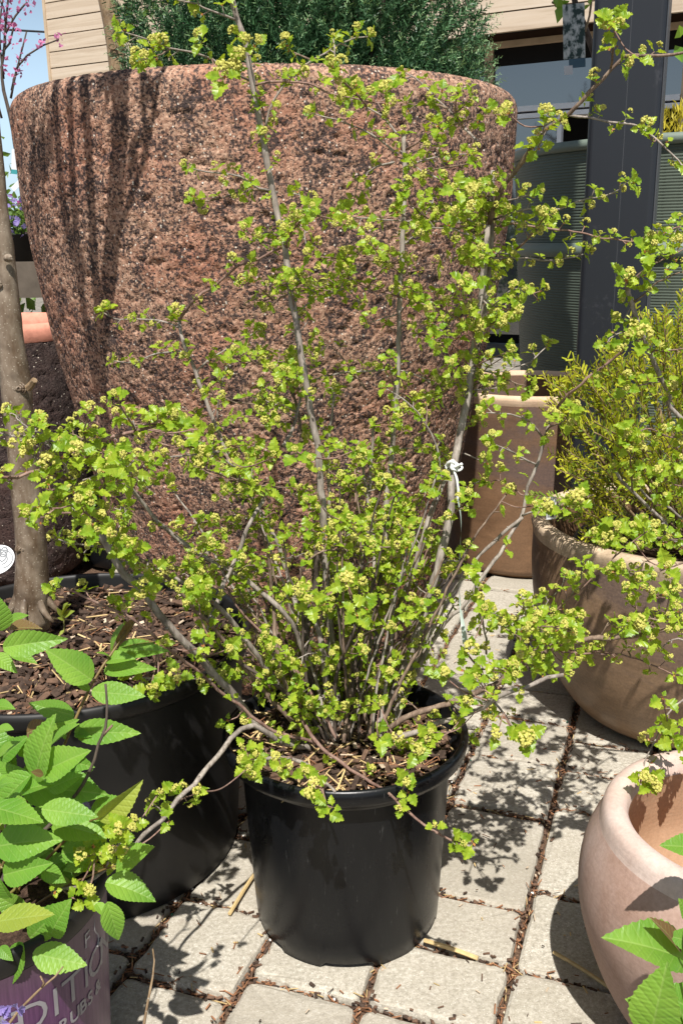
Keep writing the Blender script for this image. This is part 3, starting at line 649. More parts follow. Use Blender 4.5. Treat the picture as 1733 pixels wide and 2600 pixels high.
# stems: (kind, radius at foot px, radius at tip px, foot Y, tip Y, leaf spacing px or 0, points foot -> tip in photograph pixels)
ST = [
('g', 12, 6.5, 1.33, 1.36, 70, [(868,1880),(850,1740),(838,1600),(828,1449),(823,1337),(819,1270),(815,1243),(805,1126),(790,1056),(778,981),(765,915),(753,824),(736,724),(726,650),(707,556),(691,489),(678,406),(660,315),(645,232),(633,166),(624,108),(605,55),(588,0),(570,-90),(560,-230)]),
('g', 10, 6, 1.40, 1.46, 80, [(925,1880),(935,1780),(950,1677),(960,1573),(973,1449),(977,1324),(983,1245),(993,1160),(1000,1077),(1008,973),(1012,849),(1014,724),(1020,647),(1024,539),(1027,415),(1024,344)]),
('g', 14, 8.5, 1.32, 1.42, 0, [(965,1890),(981,1809),(993,1772),(1014,1718),(1043,1656),(1072,1573),(1097,1490),(1118,1407),(1134,1345),(1142,1291),(1147,1215),(1159,1138),(1167,1102),(1183,1025),(1196,930),(1210,834),(1221,757),(1228,674),(1234,616),(1237,573)]),
('g', 13, 8, 1.38, 1.43, 0, [(935,1880),(960,1718),(977,1656),(997,1594),(1026,1511),(1055,1432),(1073,1368),(1092,1307),(1115,1245),(1134,1199),(1150,1160)]),
('g', 6, 6, 1.42, 1.45, 0, [(1164,1130),(1190,1010),(1210,891),(1225,834),(1236,750),(1239,688),(1248,600),(1248,487),(1248,435)]),
('b', 8, 3, 1.42, 1.22, 95, [(1237,573),(1265,496),(1288,458),(1326,407),(1357,364),(1383,329),(1443,289),(1497,232),(1550,172),(1585,142),(1650,142),(1733,136),(1800,125)]),
('g', 8, 5.5, 1.34, 1.48, 60, [(850,1880),(820,1760),(770,1600),(735,1480),(707,1387),(660,1300),(612,1222),(591,1189),(566,1127),(543,1071),(532,1040),(513,990),(498,944),(475,891),(459,849),(455,812)]),
('r', 4.5, 3, 1.48, 1.40, 45, [(455,812),(490,764),(536,730),(541,729),(570,704),(595,683),(608,672),(653,659),(691,638),(715,630)]),
('g', 12, 8, 1.28, 1.05, 0, [(820,1890),(740,1885),(666,1847),(629,1814),(600,1775),(574,1744),(536,1706),(497,1656),(448,1610),(402,1557),(364,1503),(318,1461),(287,1413),(268,1375),(245,1341),(226,1298),(203,1260),(188,1230),(190,1212)]),
('r', 5.5, 3.5, 1.05, 1.02, 55, [(190,1212),(199,1191),(218,1165),(245,1134),(275,1111),(325,1099),(390,1076),(430,1060)]),
('r', 4, 3, 1.05, .98, 45, [(190,1225),(160,1212),(126,1203),(103,1193),(76,1199),(42,1214),(0,1210),(-60,1205)]),
('g', 9, 5, 1.33, 1.22, 70, [(850,1870),(820,1780),(769,1656),(749,1598),(720,1556),(682,1519),(620,1469),(554,1436),(500,1403),(440,1360),(398,1325),(367,1283),(329,1237),(318,1220)]),
('g', 9, 5, 1.31, 1.17, 60, [(830,1880),(790,1850),(740,1780),(680,1700),(620,1620),(600,1590),(543,1530),(494,1499),(452,1472),(383,1446),(306,1427)]),
('b', 7, 4, 1.28, 1.12, 55, [(810,1880),(760,1850),(700,1790),(640,1720),(574,1633),(536,1587),(497,1549),(440,1480),(375,1430),(300,1395),(250,1387)]),
('r', 5, 3, 1.24, 1.05, 55, [(800,1885),(680,1850),(620,1800),(555,1752),(505,1706),(440,1656),(371,1599),(318,1560),(245,1530),(195,1503),(150,1490)]),
('g', 7, 5.5, 1.20, 1.30, 0, [(510,1665),(519,1606),(537,1565),(554,1523),(579,1457),(608,1399),(628,1337),(649,1299),(670,1270)]),
('g', 8.5, 3.5, 1.26, .90, 0, [(800,1905),(787,1901),(742,1892),(702,1879),(671,1856),(644,1843),(612,1850),(586,1874),(563,1905),(550,1923),(527,1949),(491,1994),(451,2029),(411,2083),(366,2119),(339,2154),(308,2186),(268,2208),(241,2230),(201,2253),(156,2257),(130,2262)]),
('r', 6, 2.8, 1.28, 1.02, 160, [(750,1790),(791,1870),(818,1901),(871,1941),(925,1977),(979,2008),(1032,2057),(1077,2093),(1120,2122),(1150,2136)]),
('g', 6, 4, 1.18, 1.10, 0, [(653,1928),(697,1925),(742,1928),(782,1943),(800,1962)]),
('r', 4, 2.5, 1.10, 1.04, 0, [(782,1943),(818,1985),(818,2017),(829,2044)]),
('g', 4, 3.5, 1.10, 1.07, 0, [(810,1972),(849,2008)]),
('b', 9, 6, 1.28, 1.20, 120, [(985,1850),(1038,1816),(1096,1797),(1159,1781),(1200,1760),(1271,1730),(1290,1710),(1332,1682),(1376,1659),(1415,1643),(1462,1631),(1500,1621),(1548,1618),(1621,1611),(1670,1601),(1733,1592),(1790,1585)]),
('g', 9, 5, 1.24, 1.10, 90, [(960,1880),(1040,1862),(1080,1844),(1143,1828),(1191,1812),(1230,1793),(1261,1771),(1303,1752),(1344,1742),(1389,1720),(1430,1712)]),
('g', 6, 5, 1.30, 1.34, 0, [(990,1840),(1040,1710),(1100,1590),(1150,1500),(1217,1408),(1259,1370),(1324,1312)]),
('g', 7, 4.5, 1.30, 1.36, 150, [(1000,1840),(1060,1700),(1127,1583),(1166,1548),(1204,1500),(1210,1480),(1267,1408),(1297,1350),(1324,1312),(1340,1236),(1363,1178),(1382,1113),(1397,1063)]),
('r', 4.5, 3, 1.36, 1.30, 60, [(1397,1063),(1408,1040),(1458,987),(1489,960),(1531,930),(1577,891),(1592,861)]),
('d', 13, 9, 1.30, 1.33, 0, [(800,1870),(790,1780),(786,1698),(778,1615),(782,1548),(800,1480),(805,1400)]),
('g', 11, 8, 1.29, 1.30, 0, [(850,1880),(832,1780),(823,1698),(815,1631),(800,1570)]),
('b', 7, 4, 1.36, 1.40, 100, [(870,1860),(857,1760),(861,1677),(857,1590),(850,1490),(862,1380),(870,1250)]),
('g', 6, 4, 1.38, 1.45, 90, [(895,1850),(894,1739),(902,1573),(915,1450),(930,1330),(940,1200),(948,1080)]),
('b', 7, 5, 1.26, 1.28, 80, [(800,1890),(757,1814),(724,1739),(707,1677),(699,1602),(690,1500),(680,1400)]),
('b', 5, 3, 1.30, 1.36, 80, [(700,1790),(645,1698),(653,1573),(655,1480)]),
('g', 6, 4, 1.40, 1.50, 90, [(905,1850),(880,1700),(860,1560),(840,1400),(835,1250),(835,1120),(850,1000)]),
('b', 6, 3, 1.42, 1.48, 80, [(940,1850),(1010,1700),(1060,1590),(1080,1500),(1060,1400),(1030,1290)]),
('g', 7, 4, 1.36, 1.44, 70, [(900,1850),(915,1700),(935,1560),(950,1430),(945,1330),(930,1250),(915,1130)]),
('b', 5, 3, 1.28, 1.34, 60, [(880,1860),(900,1760),(925,1660),(960,1540),(1000,1450)]),
('g', 5, 3, 1.30, 1.36, 60, [(930,1870),(1000,1780),(1060,1680),(1110,1600),(1150,1540)]),
('d', 6, 4, 1.27, 1.22, 70, [(840,1900),(790,1820),(700,1740),(620,1690),(560,1640),(520,1560)]),
('b', 5, 3.5, 1.42, 1.50, 50, [(765,1120),(757,1040),(740,998),(732,950),(740,900)]),
('g', 5, 4, 1.40, 1.45, 0, [(720,1130),(736,1106),(749,1064),(765,1006)]),
]
TW = [ # twigs: start, ... end ; start is attached to the nearest stem where one is close
[(1000,411),(954,423),(929,439),(908,464),(900,500)], [(1030,423),(1064,411),(1107,398),(1150,393),(1185,390)], [(1033,462),(1056,444),(1107,429),(1150,423),(1205,410)],
[(1028,378),(1056,365),(1082,344),(1127,326),(1159,315),(1214,298),(1262,293)], [(1211,358),(1179,326),(1159,306),(1136,277),(1107,252),(1087,229),(1056,200),(1030,185)], [(1136,277),(1116,269),(1050,266),(1030,262)],
[(649,216),(687,207),(749,207),(782,211),(844,238),(890,249),(935,257),(975,262)], [(1015,345),(990,316),(967,293),(929,270),(885,250)], [(1010,390),(980,367),(954,347),(929,332),(883,314),(857,304),(824,297),(800,290)],
[(929,270),(903,237),(883,219),(862,194),(845,170)], [(674,325),(683,283),(698,253),(729,202),(757,179),(793,153),(827,135),(865,110),(903,98),(935,92)], [(793,153),(750,135),(735,128)], [(598,51),(576,41),(545,31),(520,20),(494,10),(455,0),(430,-15)],
[(630,204),(605,190),(559,165),(536,149),(490,132),(432,122),(383,103),(333,86),(300,78)], [(432,124),(398,145),(370,150)], [(690,480),(677,357),(674,319),(665,273),(650,245),(635,204)],
[(690,485),(655,477),(630,459),(612,449),(579,441),(528,437),(497,431),(480,425)], [(690,485),(655,480),(624,485),(599,490),(562,502),(512,512),(490,505)], [(726,630),(732,601),(749,576),(770,556),(786,527)], [(711,622),(682,618),(653,609),(625,585)],
[(500,945),(504,938),(533,911),(562,894),(599,870),(633,853),(655,840)], [(757,990),(732,977),(707,952),(678,932),(645,919),(624,905),(600,895)], [(757,990),(782,973),(823,957),(873,946),(935,942),(998,940),(1039,944),(1072,961),(1114,979)],
[(749,1044),(716,1033),(666,1027),(599,1021),(562,1008),(530,1000)], [(555,1070),(550,1055),(562,981),(579,923)], [(666,1247),(633,1205),(575,1172),(537,1143),(500,1118),(459,1080),(420,1062)], [(680,1270),(666,1247),(624,1226),(570,1209),(512,1189)],
[(1195,830),(1138,795),(1089,776),(1039,762),(981,745),(948,739),(915,722),(880,705)], [(757,830),(765,787),(790,766),(832,745),(870,735)], [(930,990),(915,969),(898,948),(877,919),(857,894),(828,874),(800,860)], [(1015,668),(977,666),(935,660),(873,658),(790,650)],
[(1237,600),(1228,573),(1173,566),(1133,562),(1018,560),(956,556),(898,551),(870,540)], [(1237,640),(1222,613),(1148,582),(1107,579),(1070,575)], [(1030,600),(1064,556),(1080,514),(1101,477),(1118,456)], [(1147,1220),(1120,1218),(1114,1160),(1093,1098),(1060,1048),(1018,1010),(977,985)],
[(765,1490),(765,1440),(786,1420),(815,1399),(852,1395),(915,1387),(989,1389)], [(810,1490),(819,1470),(852,1459),(898,1445),(960,1420)], [(1085,1440),(1072,1416),(1051,1374),(1014,1333),(977,1312),(950,1300)], [(787,1720),(807,1693),(832,1677),(865,1664),(919,1658)],
[(1030,1702),(964,1693),(900,1700)], [(770,1730),(716,1716),(666,1718),(575,1714)], [(790,1745),(749,1722),(728,1693)], [(1251,585),(1297,567),(1337,573),(1394,582),(1437,585),(1486,593),(1526,606),(1556,608),(1599,614),(1624,610),(1656,602),(1690,591),(1733,570),(1790,560)],
[(1245,560),(1297,542),(1337,530),(1380,530),(1420,530),(1460,513),(1492,504),(1535,496),(1556,489),(1575,479),(1590,460)], [(1236,656),(1294,655),(1337,655),(1394,662),(1452,653),(1480,645)], [(1311,633),(1337,610),(1366,570),(1394,544)], [(1440,291),(1495,298),(1546,310),(1588,314),(1627,323),(1665,356),(1692,383),(1718,406),(1733,425),(1770,470)],
[(1550,172),(1558,103),(1558,77),(1565,50)], [(1340,410),(1368,370),(1380,320),(1385,290)], [(1205,950),(1210,941),(1267,945),(1305,933),(1347,918),(1370,895),(1385,880)], [(1200,990),(1221,968),(1278,964),(1313,974),(1345,985)], [(1212,840),(1236,815),(1262,795),(1298,763),(1336,748),(1370,740)], [(1222,760),(1248,777),(1290,740),(1320,733)],
[(1210,850),(1190,834),(1167,815),(1133,796),(1100,790)], [(1200,935),(1183,918),(1164,891),(1133,865),(1100,855)], [(1378,1113),(1363,1090),(1332,1064),(1294,1052),(1233,1046)], [(1363,1180),(1317,1159),(1278,1136),(1245,1130)], [(1335,1258),(1320,1255),(1301,1236),(1263,1220),(1240,1222)],
[(1324,1308),(1378,1293),(1420,1291),(1455,1283)], [(1382,1113),(1392,1085),(1430,1070),(1445,1040)], [(1255,1784),(1277,1812),(1312,1867),(1335,1885)], [(1233,1660),(1233,1621),(1217,1557),(1207,1500),(1203,1440)], [(1338,1700),(1338,1682),(1344,1605),(1343,1541)],
[(1290,1700),(1344,1605),(1376,1586),(1395,1564),(1430,1532),(1469,1500),(1499,1470),(1535,1435),(1608,1374),(1640,1350)], [(1330,1640),(1316,1605),(1290,1586),(1277,1586),(1250,1575)], [(1168,1640),(1188,1666),(1223,1717),(1236,1777),(1244,1808)], [(1410,1650),(1475,1660),(1548,1660),(1600,1668),(1646,1684),(1690,1705),(1733,1723)],
[(455,830),(432,822),(402,814),(344,810),(291,809),(265,795)], [(478,906),(459,893),(421,893),(383,902),(356,914),(321,921),(290,918)], [(540,1145),(509,1138),(440,1134),(398,1122),(370,1110)], [(560,1148),(536,1149),(490,1155),(425,1161),(400,1165)], [(610,1225),(555,1214),(509,1188),(480,1180)],
[(188,1230),(165,1180),(120,1120),(100,1070)], [(120,1200),(107,1188),(92,1161),(70,1140)], [(228,1275),(237,1260),(260,1241),(310,1216),(335,1205)], [(226,1315),(207,1306),(172,1300),(145,1306),(100,1315),(75,1305)], [(268,1390),(245,1387),(214,1383),(180,1379),(150,1370)], [(188,1225),(178,1250),(160,1275)], [(230,1300),(240,1330),(250,1345)],
[(150,1120),(90,1108),(42,1109),(0,1101),(-40,1095)], [(536,1725),(490,1723),(383,1723),(337,1721),(320,1715)], [(440,1723),(406,1744),(390,1760)], [(379,1419),(370,1460),(360,1495)], [(245,1530),(260,1545),(290,1540)], [(1180,1152),(1210,1165),(1235,1178)],
[(268,2208),(285,2165),(320,2120),(310,2105)], [(300,2190),(262,2180),(240,2165)], [(451,2040),(470,2025),(500,2015)], [(411,2083),(412,2065),(402,2048)], [(650,1935),(640,1945),(628,1950)],[(740,1920),(735,1945),(720,1950)],
[(870,1800),(905,1780),(950,1775),(975,1790)],[(1000,1800),(1010,1850),(1040,1880),(1030,1900)],[(980,1850),(1010,1930),(1030,1960),(1035,2000)],[(900,1800),(930,1840),(950,1870)],
[(1150,1800),(1180,1840),(1190,1870)],[(1100,1590),(1090,1640),(1110,1700)],[(700,1870),(655,1900),(652,1915)],
]
def w3(p, Y): return P(p[0], p[1], Y)
stem_pts = []   # (px, py, Y) samples for attaching twigs
leafT = []; budT = []; scaleT = []
def cluster(p, d, s, nl=None, bud=.75):
    d = unit(d); nl = nl or random.choice((2, 3, 3, 4, 4)); a0 = random.uniform(0, 6.28)
    u = unit(np.cross(d, rdir())); v = np.cross(d, u)
    face = unit(d*.5+np.array([0.05, -.75, .75]))
    for i in range(nl):
        an = a0+i*2*math.pi/nl+random.gauss(0, .3); out = unit(u*math.cos(an)+v*math.sin(an)+d*random.uniform(.15, .8)+np.array([0, -.10, .12]))
        nrm = unit(d*.7+face*.9+rdir()*.35-out*.3); sz = s*random.choice((.45, .7, .85, 1.0, 1.15, 1.3))
        sz *= .92; leafT.append((frame(out, nrm)*sz, p+out*sz*.12, random.randrange(4)))
    if random.random() < bud*.88:
        bs = s*random.choice((.34, .44, .54, .62, .72)); budT.append((frame(unit(d+rdir()*.35+face*.35), rdir())*bs, p+d*s*.28+face*s*.26, random.randrange(4)))
    if random.random() < .5:
        for _ in range(2): scaleT.append((frame(unit(d+rdir()*.8), rdir())*s*.3, p-d*s*.05))
MATK = {'g': 'stem_grey', 'b': 'stem_brown', 'r': 'twig_red', 'd': 'trunk_dark'}
def leafsize(z, px, py):
    s = random.uniform(.0105, .0175)
    if py > 1500: s *= 1.12
    return s
def along(pts3, spacing, s0, first=.0, tipc=True):
    """leafy spurs along a twig"""
    L = np.r_[0, np.cumsum(np.linalg.norm(np.diff(pts3, axis=0), axis=1))]; t = spacing*random.uniform(.3, .9)+first; mb_ = []
    side = random.uniform(0, 6.28)
    while t < L[-1]:
        i = min(len(pts3)-2, int(np.searchsorted(L, t))-1); i = max(i, 0); p = pts3[i]+(pts3[i+1]-pts3[i])*((t-L[i])/max(1e-9, L[i+1]-L[i])); tn = unit(pts3[i+1]-pts3[i])
        u = unit(np.cross(tn, (0.1, 1, .1))); v = np.cross(tn, u); side += 2.4+random.gauss(0, .3)
        d = unit(u*math.cos(side)+v*math.sin(side)+tn*.55+np.array([0, -.1, .30])); ln = random.uniform(.003, .013)
        mb_.append((p, p+d*ln)); cluster(p+d*ln, d, s0*random.uniform(.85, 1.25)); t += spacing*random.uniform(.6, 1.4)
    if tipc: cluster(pts3[-1], unit(pts3[-1]-pts3[-2]), s0*1.15, 5, .9)
    return mb_
def px2m(px, Y): return px*Y*1.02/F_PX
for (kd, r0, r1, Y0, Y1, sp, pts) in ST:
    n_ = len(pts); L = np.r_[0, np.cumsum(np.linalg.norm(np.diff(np.array(pts, float), axis=0), axis=1))]; L /= L[-1]
    p3 = [w3(p, Y0+(Y1-Y0)*t+.012*math.sin(t*9+n_)) for p, t in zip(pts, L)]
    q = smooth_path(p3, .012); tt = np.linspace(0, 1, len(q)); q = q+rng.normal(size=q.shape)*.0006
    rad = (r0+(r1-r0)*tt); rad = px2m(rad, 1.3)*(1+.13*(np.sin(tt*len(q)*.9+n_)**8))*.92
    m_ = MB(); tube(m_, q, rad, 8, jit=.04)
    for a, b in (along(q, px2m(sp, 1.3), .0130) if sp else []): tube(m_, [a, (a+b)/2, b], .0009, 4, cap=False)
    # nodes and bud scars
    for _ in range(int(len(q)/6)):
        i = random.randrange(2, len(q)-2); tube(m_, [q[i], q[i]+rdir()*rad[i]*1.7], [rad[i]*.55, rad[i]*.25], 5)
    m_.build('stem', MATK[kd], shrub, True)
    for p in q: stem_pts.append((*proj(p), p[1]))
for _ in range(46):   # fan of thin upright shoots rising from the crown of the plant
    x0 = random.uniform(780, 960); x1 = x0+random.gauss(0, 1)*150+(x0-870)*1.2; y1 = random.uniform(1180, 1560); Y0 = random.uniform(1.25, 1.38); Y1 = Y0+random.uniform(-.02, .14); nn_ = 6
    pts = [(x0+(x1-x0)*t+random.gauss(0, 6), 1885+(y1-1885)*t**.85) for t in np.linspace(0, 1, nn_)]; q = smooth_path([w3(p, Y0+(Y1-Y0)*i/5) for i, p in enumerate(pts)], .012); q = q+rng.normal(size=q.shape)*.0007
    m_ = MB(); tube(m_, q, px2m(np.linspace(random.uniform(3.5, 7), 2.2, len(q)), 1.3), 6, jit=.05)
    for a, b in along(q, px2m(105, 1.3), .0118, .2): tube(m_, [a, b], .0008, 4, cap=False)
    m_.build('shoot', random.choice(('stem_grey', 'stem_brown', 'stem_brown', 'trunk_dark', 'twig_red')), shrub, True)
    for p in q[::2]: stem_pts.append((*proj(p), p[1]))
SP = np.array(stem_pts)
def near(px, py, lim=40):
    d = np.hypot(SP[:, 0]-px, SP[:, 1]-py); i = int(d.argmin()); return (SP[i, 2], d[i])
def twig(pts, Y0=None, Y1=None, r=3.2, sp=33, kd='r', s0=.0128):
    global SP
    if Y0 is None:
        Y0, dd = near(*pts[0])
        if dd > 90: Y0 = 1.33
    if Y1 is None: Y1 = Y0+random.uniform(-.13, .08)
    Y1 = min(Y1, 1.72)
    L = np.r_[0, np.cumsum(np.linalg.norm(np.diff(np.array(pts, float), axis=0), axis=1))]; tot = L[-1]; L = L/L[-1]
    q = smooth_path([w3(p, Y0+(Y1-Y0)*t) for p, t in zip(pts, L)], .010); q = q+rng.normal(size=q.shape)*.0005
    m_ = MB(); r = min(r, 1.5+tot/75); tube(m_, q, px2m(np.linspace(r, max(1.3, r*.5), len(q)), 1.3), 5, jit=.06)
    for a, b in along(q, px2m(sp, 1.3), s0, .01): tube(m_, [a, b], .0008, 4, cap=False)
    m_.build('twig', {'r': 'twig_red', 'g': 'stem_grey', 'b': 'stem_brown'}[kd], shrub, True)
    SP = np.vstack([SP, [(*proj(p), p[1]) for p in q[::2]]])
for i, t in enumerate(TW): twig(t, kd=('r', 'g', 'b')[i % 3] if i % 4 else 'g')
# smaller twigs filling the dense middle of the shrub, grown from the traced wood
zones = [((730,430),(1290,760),30), ((640,700),(1240,1080),48), ((560,980),(1180,1420),52), ((480,1330),(1130,1680),62), ((1150,1560),(1420,1760),16), ((60,1080),(480,1330),26), ((250,1330),(600,1560),30), ((640,1650),(1100,1830),44), ((1130,430),(1360,740),16), ((820,150),(1180,440),5), ((1380,1450),(1760,1680),20)]
for (a, b, n_) in zones:
    c0 = SP[(SP[:, 0] > a[0]) & (SP[:, 0] < b[0]) & (SP[:, 1] > a[1]) & (SP[:, 1] < b[1])]
    for _ in range(n_):
        s = c0[random.randrange(len(c0))]; an = random.choice((random.gauss(-2.5, .6), random.gauss(-.6, .6))); Lp = random.uniform(35, 115)
        an2 = an+random.gauss(0, .35); m1 = (s[0]+math.cos(an)*Lp*.5, s[1]+math.sin(an)*Lp*.5); e = (m1[0]+math.cos(an2)*Lp*.5, m1[1]+math.sin(an2)*Lp*.5)
        twig([(s[0], s[1]), m1, e], s[2], s[2]+random.uniform(-.12, .14), 2.4, 34, random.choice('rgb'), .0116)
# large sprays in front, each on a short twiglet from the nearest wood
def link(p):
    global LINKMB
    A = np.array([P(a, b, c) for a, b, c in SP[(np.abs(SP[:, 0]-proj(p)[0]) < 160) & (np.abs(SP[:, 1]-proj(p)[1]) < 160)]])
    if not len(A): return
    q = A[np.linalg.norm(A-p, axis=1).argmin()]; d = np.linalg.norm(q-p)
    if d > .001: tube(LINKMB, smooth_path([q, (p+q)/2+np.array([0, 0, -.12*d])+rdir()*.05*d, p], .008), .0009, 4, cap=False)
LINKMB = MB()
for (x, y, Y, s, nl) in [(500,1090,1.10,.021,5),(460,1085,1.1,.017,4),(430,1062,1.1,.018,4),(750,1150,1.12,.020,5),(775,1170,1.12,.018,5),(700,1160,1.12,.017,4),(880,1480,1.12,.021,5),(790,1530,1.1,.023,5),(755,1505,1.1,.019,4),(905,1560,1.1,.022,5),(930,1545,1.1,.018,5),(575,1650,1.15,.020,5),(520,1640,1.1,.020,5),(530,1615,1.1,.02,4),
    (795,1990,1.06,.019,5),(780,1960,1.07,.018,4),(795,2015,1.05,.017,4),(828,2062,1.04,.017,5),(845,2050,1.04,.014,3),(1030,1985,1.10,.021,5),(1035,2010,1.1,.018,4),(1080,1880,1.12,.021,5),(1100,1860,1.12,.020,5),(1060,1905,1.12,.02,5),(960,1870,1.12,.021,5),(1010,1870,1.12,.02,4),(1105,2095,1.02,.016,3),(1165,2142,1.01,.018,5),(1200,2140,1.01,.020,4),
    (1190,1780,1.15,.020,5),(1260,1865,1.12,.019,4),(1320,1880,1.10,.023,5),(1335,1870,1.10,.021,5),(1190,1650,1.16,.021,5),(1175,1700,1.15,.022,5),(1210,1720,1.15,.022,5),(1100,1690,1.15,.021,5),(1120,1710,1.15,.021,5),(1290,1690,1.18,.02,5),(1240,1680,1.18,.02,5),(1430,1600,1.18,.021,5),(1400,1690,1.16,.019,5),(1440,1690,1.16,.019,4),
    (640,1960,1.10,.020,5),(620,1895,1.12,.018,4),(655,1915,1.12,.017,4),(698,1920,1.12,.015,4),(580,1830,1.2,.015,3),(380,1750,1.06,.019,4),(450,1715,1.08,.017,4),(400,1745,1.06,.015,3),(405,2010,.93,.017,4),(430,2085,.93,.018,4),(500,2010,.95,.014,3),(235,2150,.9,.018,4),(290,2115,.92,.018,4),(210,2170,.9,.018,4),(225,2260,.88,.020,4),(200,2250,.88,.016,3),(140,2262,.87,.017,4),(225,2290,.88,.018,3),
    (1555,55,1.2,.022,5),(1560,75,1.2,.018,4),(1620,145,1.2,.019,5),(1640,330,1.2,.018,5),(515,105,1.3,.021,5),(590,190,1.3,.020,5),(570,200,1.28,.024,5),(600,160,1.3,.020,4),(620,120,1.32,.019,4),(645,120,1.32,.019,4),(905,85,1.33,.018,3),(990,230,1.35,.021,5),(980,240,1.35,.018,4),(1120,235,1.35,.022,5),(1290,290,1.3,.017,4),
    (1160,480,1.3,.020,5),(1200,500,1.3,.020,5),(1205,540,1.28,.021,5),(1180,720,1.28,.023,5),(1200,730,1.28,.02,4),(1165,735,1.28,.019,4),(130,1180,1.0,.020,5),(190,1150,1.0,.021,5),(260,1150,1.02,.020,5),(300,1180,1.02,.019,5),(310,1210,1.02,.018,4),(80,1310,.98,.020,5),(100,1290,.98,.018,4),(330,1390,1.05,.021,5),(320,1400,1.05,.018,4)]:
    link(P(x, y, Y)); cluster(P(x, y, Y), unit((random.gauss(0, .3), -.8, .5)), s*.95, max(3, nl-1), .8)
tag(LINKMB.build('twiglets', 'twig_red', shrub), kind='stuff'); LINKMB = MB()
# buds: four corymb meshes
def corymb(seed):
    r2 = np.random.default_rng(seed); V = []; Fq = []; o = np.array([(1,0,0),(-1,0,0),(0,1,0),(0,-1,0),(0,0,1),(0,0,-1)], float); T = [(0,2,4),(2,1,4),(1,3,4),(3,0,4),(2,0,5),(1,2,5),(3,1,5),(0,3,5)]
    for i in range(26):
        th = r2.uniform(0, 6.28); rr = math.sqrt(r2.uniform(0, 1)); c = np.array([rr*math.cos(th)*.62, .15+.75*math.sqrt(max(0, 1-rr*rr))+r2.normal()*.08, rr*math.sin(th)*.62]); s = r2.uniform(.13, .24)
        Rm = frame(r2.normal(size=3), r2.normal(size=3)); V.append((o*s*[1, 1.2, 1])@Rm.T+c); Fq += [tuple(a+6*i for a in t) for t in T]
    return np.vstack(V), np.array(Fq)
COR = [corymb(i) for i in range(4)]
def vis(t):
    u, v = proj(t[1]); return np.linalg.norm(t[0][:, 1])/t[1][1] if -20 < u < 1753 and -20 < v < 2620 else 0
def scatter(name, T, variants, mat, root, lim, stuffname, smooth=False):
    T = sorted(T, key=vis, reverse=True); mes = [shared(name, V, Fq, mat, smooth) for V, Fq in variants]
    for t in T[:lim]: put(name, mes[t[2]], t[0], t[1], root)
    rest = T[lim:]
    if rest: merged(stuffname, [(variants[k][0], variants[k][1], [(t[0], t[1]) for t in rest if t[2] == k], 0) for k in range(len(variants))], [mat], root, smooth)
print('shrub leaves', len(leafT), 'buds', len(budT))
scatter('leaf', leafT, LEAF, 'leaf_lime', shrub, 300, 'foliage')
scatter('flower_cluster', budT, COR, 'bud_yellow', shrub, 300, 'small_buds')
merged('bud_scales', [(LV, LF, scaleT, 0)], ['bud_scale'], shrub)
# rope tie, ribbon, tags
rope = thing('rope_tie', P(1152, 1185, 1.38), 'white twisted rope knotted round two stems of the shrub', 'rope')
def twisted(mb, pts, r, turns):
    q = smooth_path(pts, .0015); n_ = len(q); t = np.gradient(q, axis=0); t /= np.linalg.norm(t, axis=1, keepdims=True)+1e-9
    for ph in (0, 2.09, 4.19):
        o = []
        for i in range(n_):
            u = unit(np.cross(t[i], (0, 1, .2))); v = np.cross(t[i], u); an = ph+turns*6.28*i/n_; o.append(q[i]+(u*math.cos(an)+v*math.sin(an))*r*.55)
        tube(mb, o, r*.62, 5)
m_ = MB(); twisted(m_, [P(1150,1192,1.362), P(1158,1215,1.36), P(1162,1245,1.36), P(1160,1268,1.362)], .0022, 9); m_.build('strand', 'rope_white', rope, True)
m_ = MB(); twisted(m_, [P(1142,1192,1.375), P(1135,1180,1.37), P(1145,1172,1.362), P(1160,1180,1.36), P(1158,1192,1.36), P(1145,1188,1.36), P(1150,1170,1.365), P(1138,1176,1.372)], .0024, 10)
twisted(m_, [P(1152,1185,1.36), P(1163,1182,1.355), P(1172,1178,1.352)], .0024, 3)
ang = np.linspace(0, 2*np.pi, 24); c0 = P(1152, 1186, 1.385); twisted(m_, [c0+np.array([.0115*math.cos(a), .017*math.sin(a), .002*math.sin(a)]) for a in ang], .0018, 16); m_.build('knot', 'rope_white', rope, True)
m_ = MB(); q = smooth_path([P(1161,1266,1.36), P(1166,1290,1.36), P(1170,1330,1.355), P(1166,1420,1.34), P(1166,1520,1.32), P(1176,1600,1.29), P(1181,1636,1.27)], .006)
wv = np.interp(np.linspace(0, 1, len(q)), [0, .15, .4, .75, 1], [.0015, .0018, .0026, .0024, .0042]); V = []; f = []
for i, p in enumerate(q):
    tw = .5+1.2*math.sin(i*.12); u = np.array([math.cos(tw), math.sin(tw), 0]); V += [p-u*wv[i], p+np.array([0, -.0006, 0]), p+u*wv[i]]
    if i: f += [(3*i-3, 3*i-2, 3*i+1, 3*i), (3*i-2, 3*i-1, 3*i+2, 3*i+1)]
m_.add(V, f); o = m_.build('ribbon_tail', 'ribbon', rope)
tg = thing('plant_label', P(965, 1900, 1.28), 'small white paper label stuck in the straw of the centre pot', 'label'); m_ = MB()
Rm = frame(unit((.35, .25, .8)), unit((-.2, -1, .3))); m_.box((-.005, -.022, -.0004), (.005, .012, .0004), 0, (Rm, P(965, 1895, 1.28))); m_.build('tag_strip', 'white_label', tg)
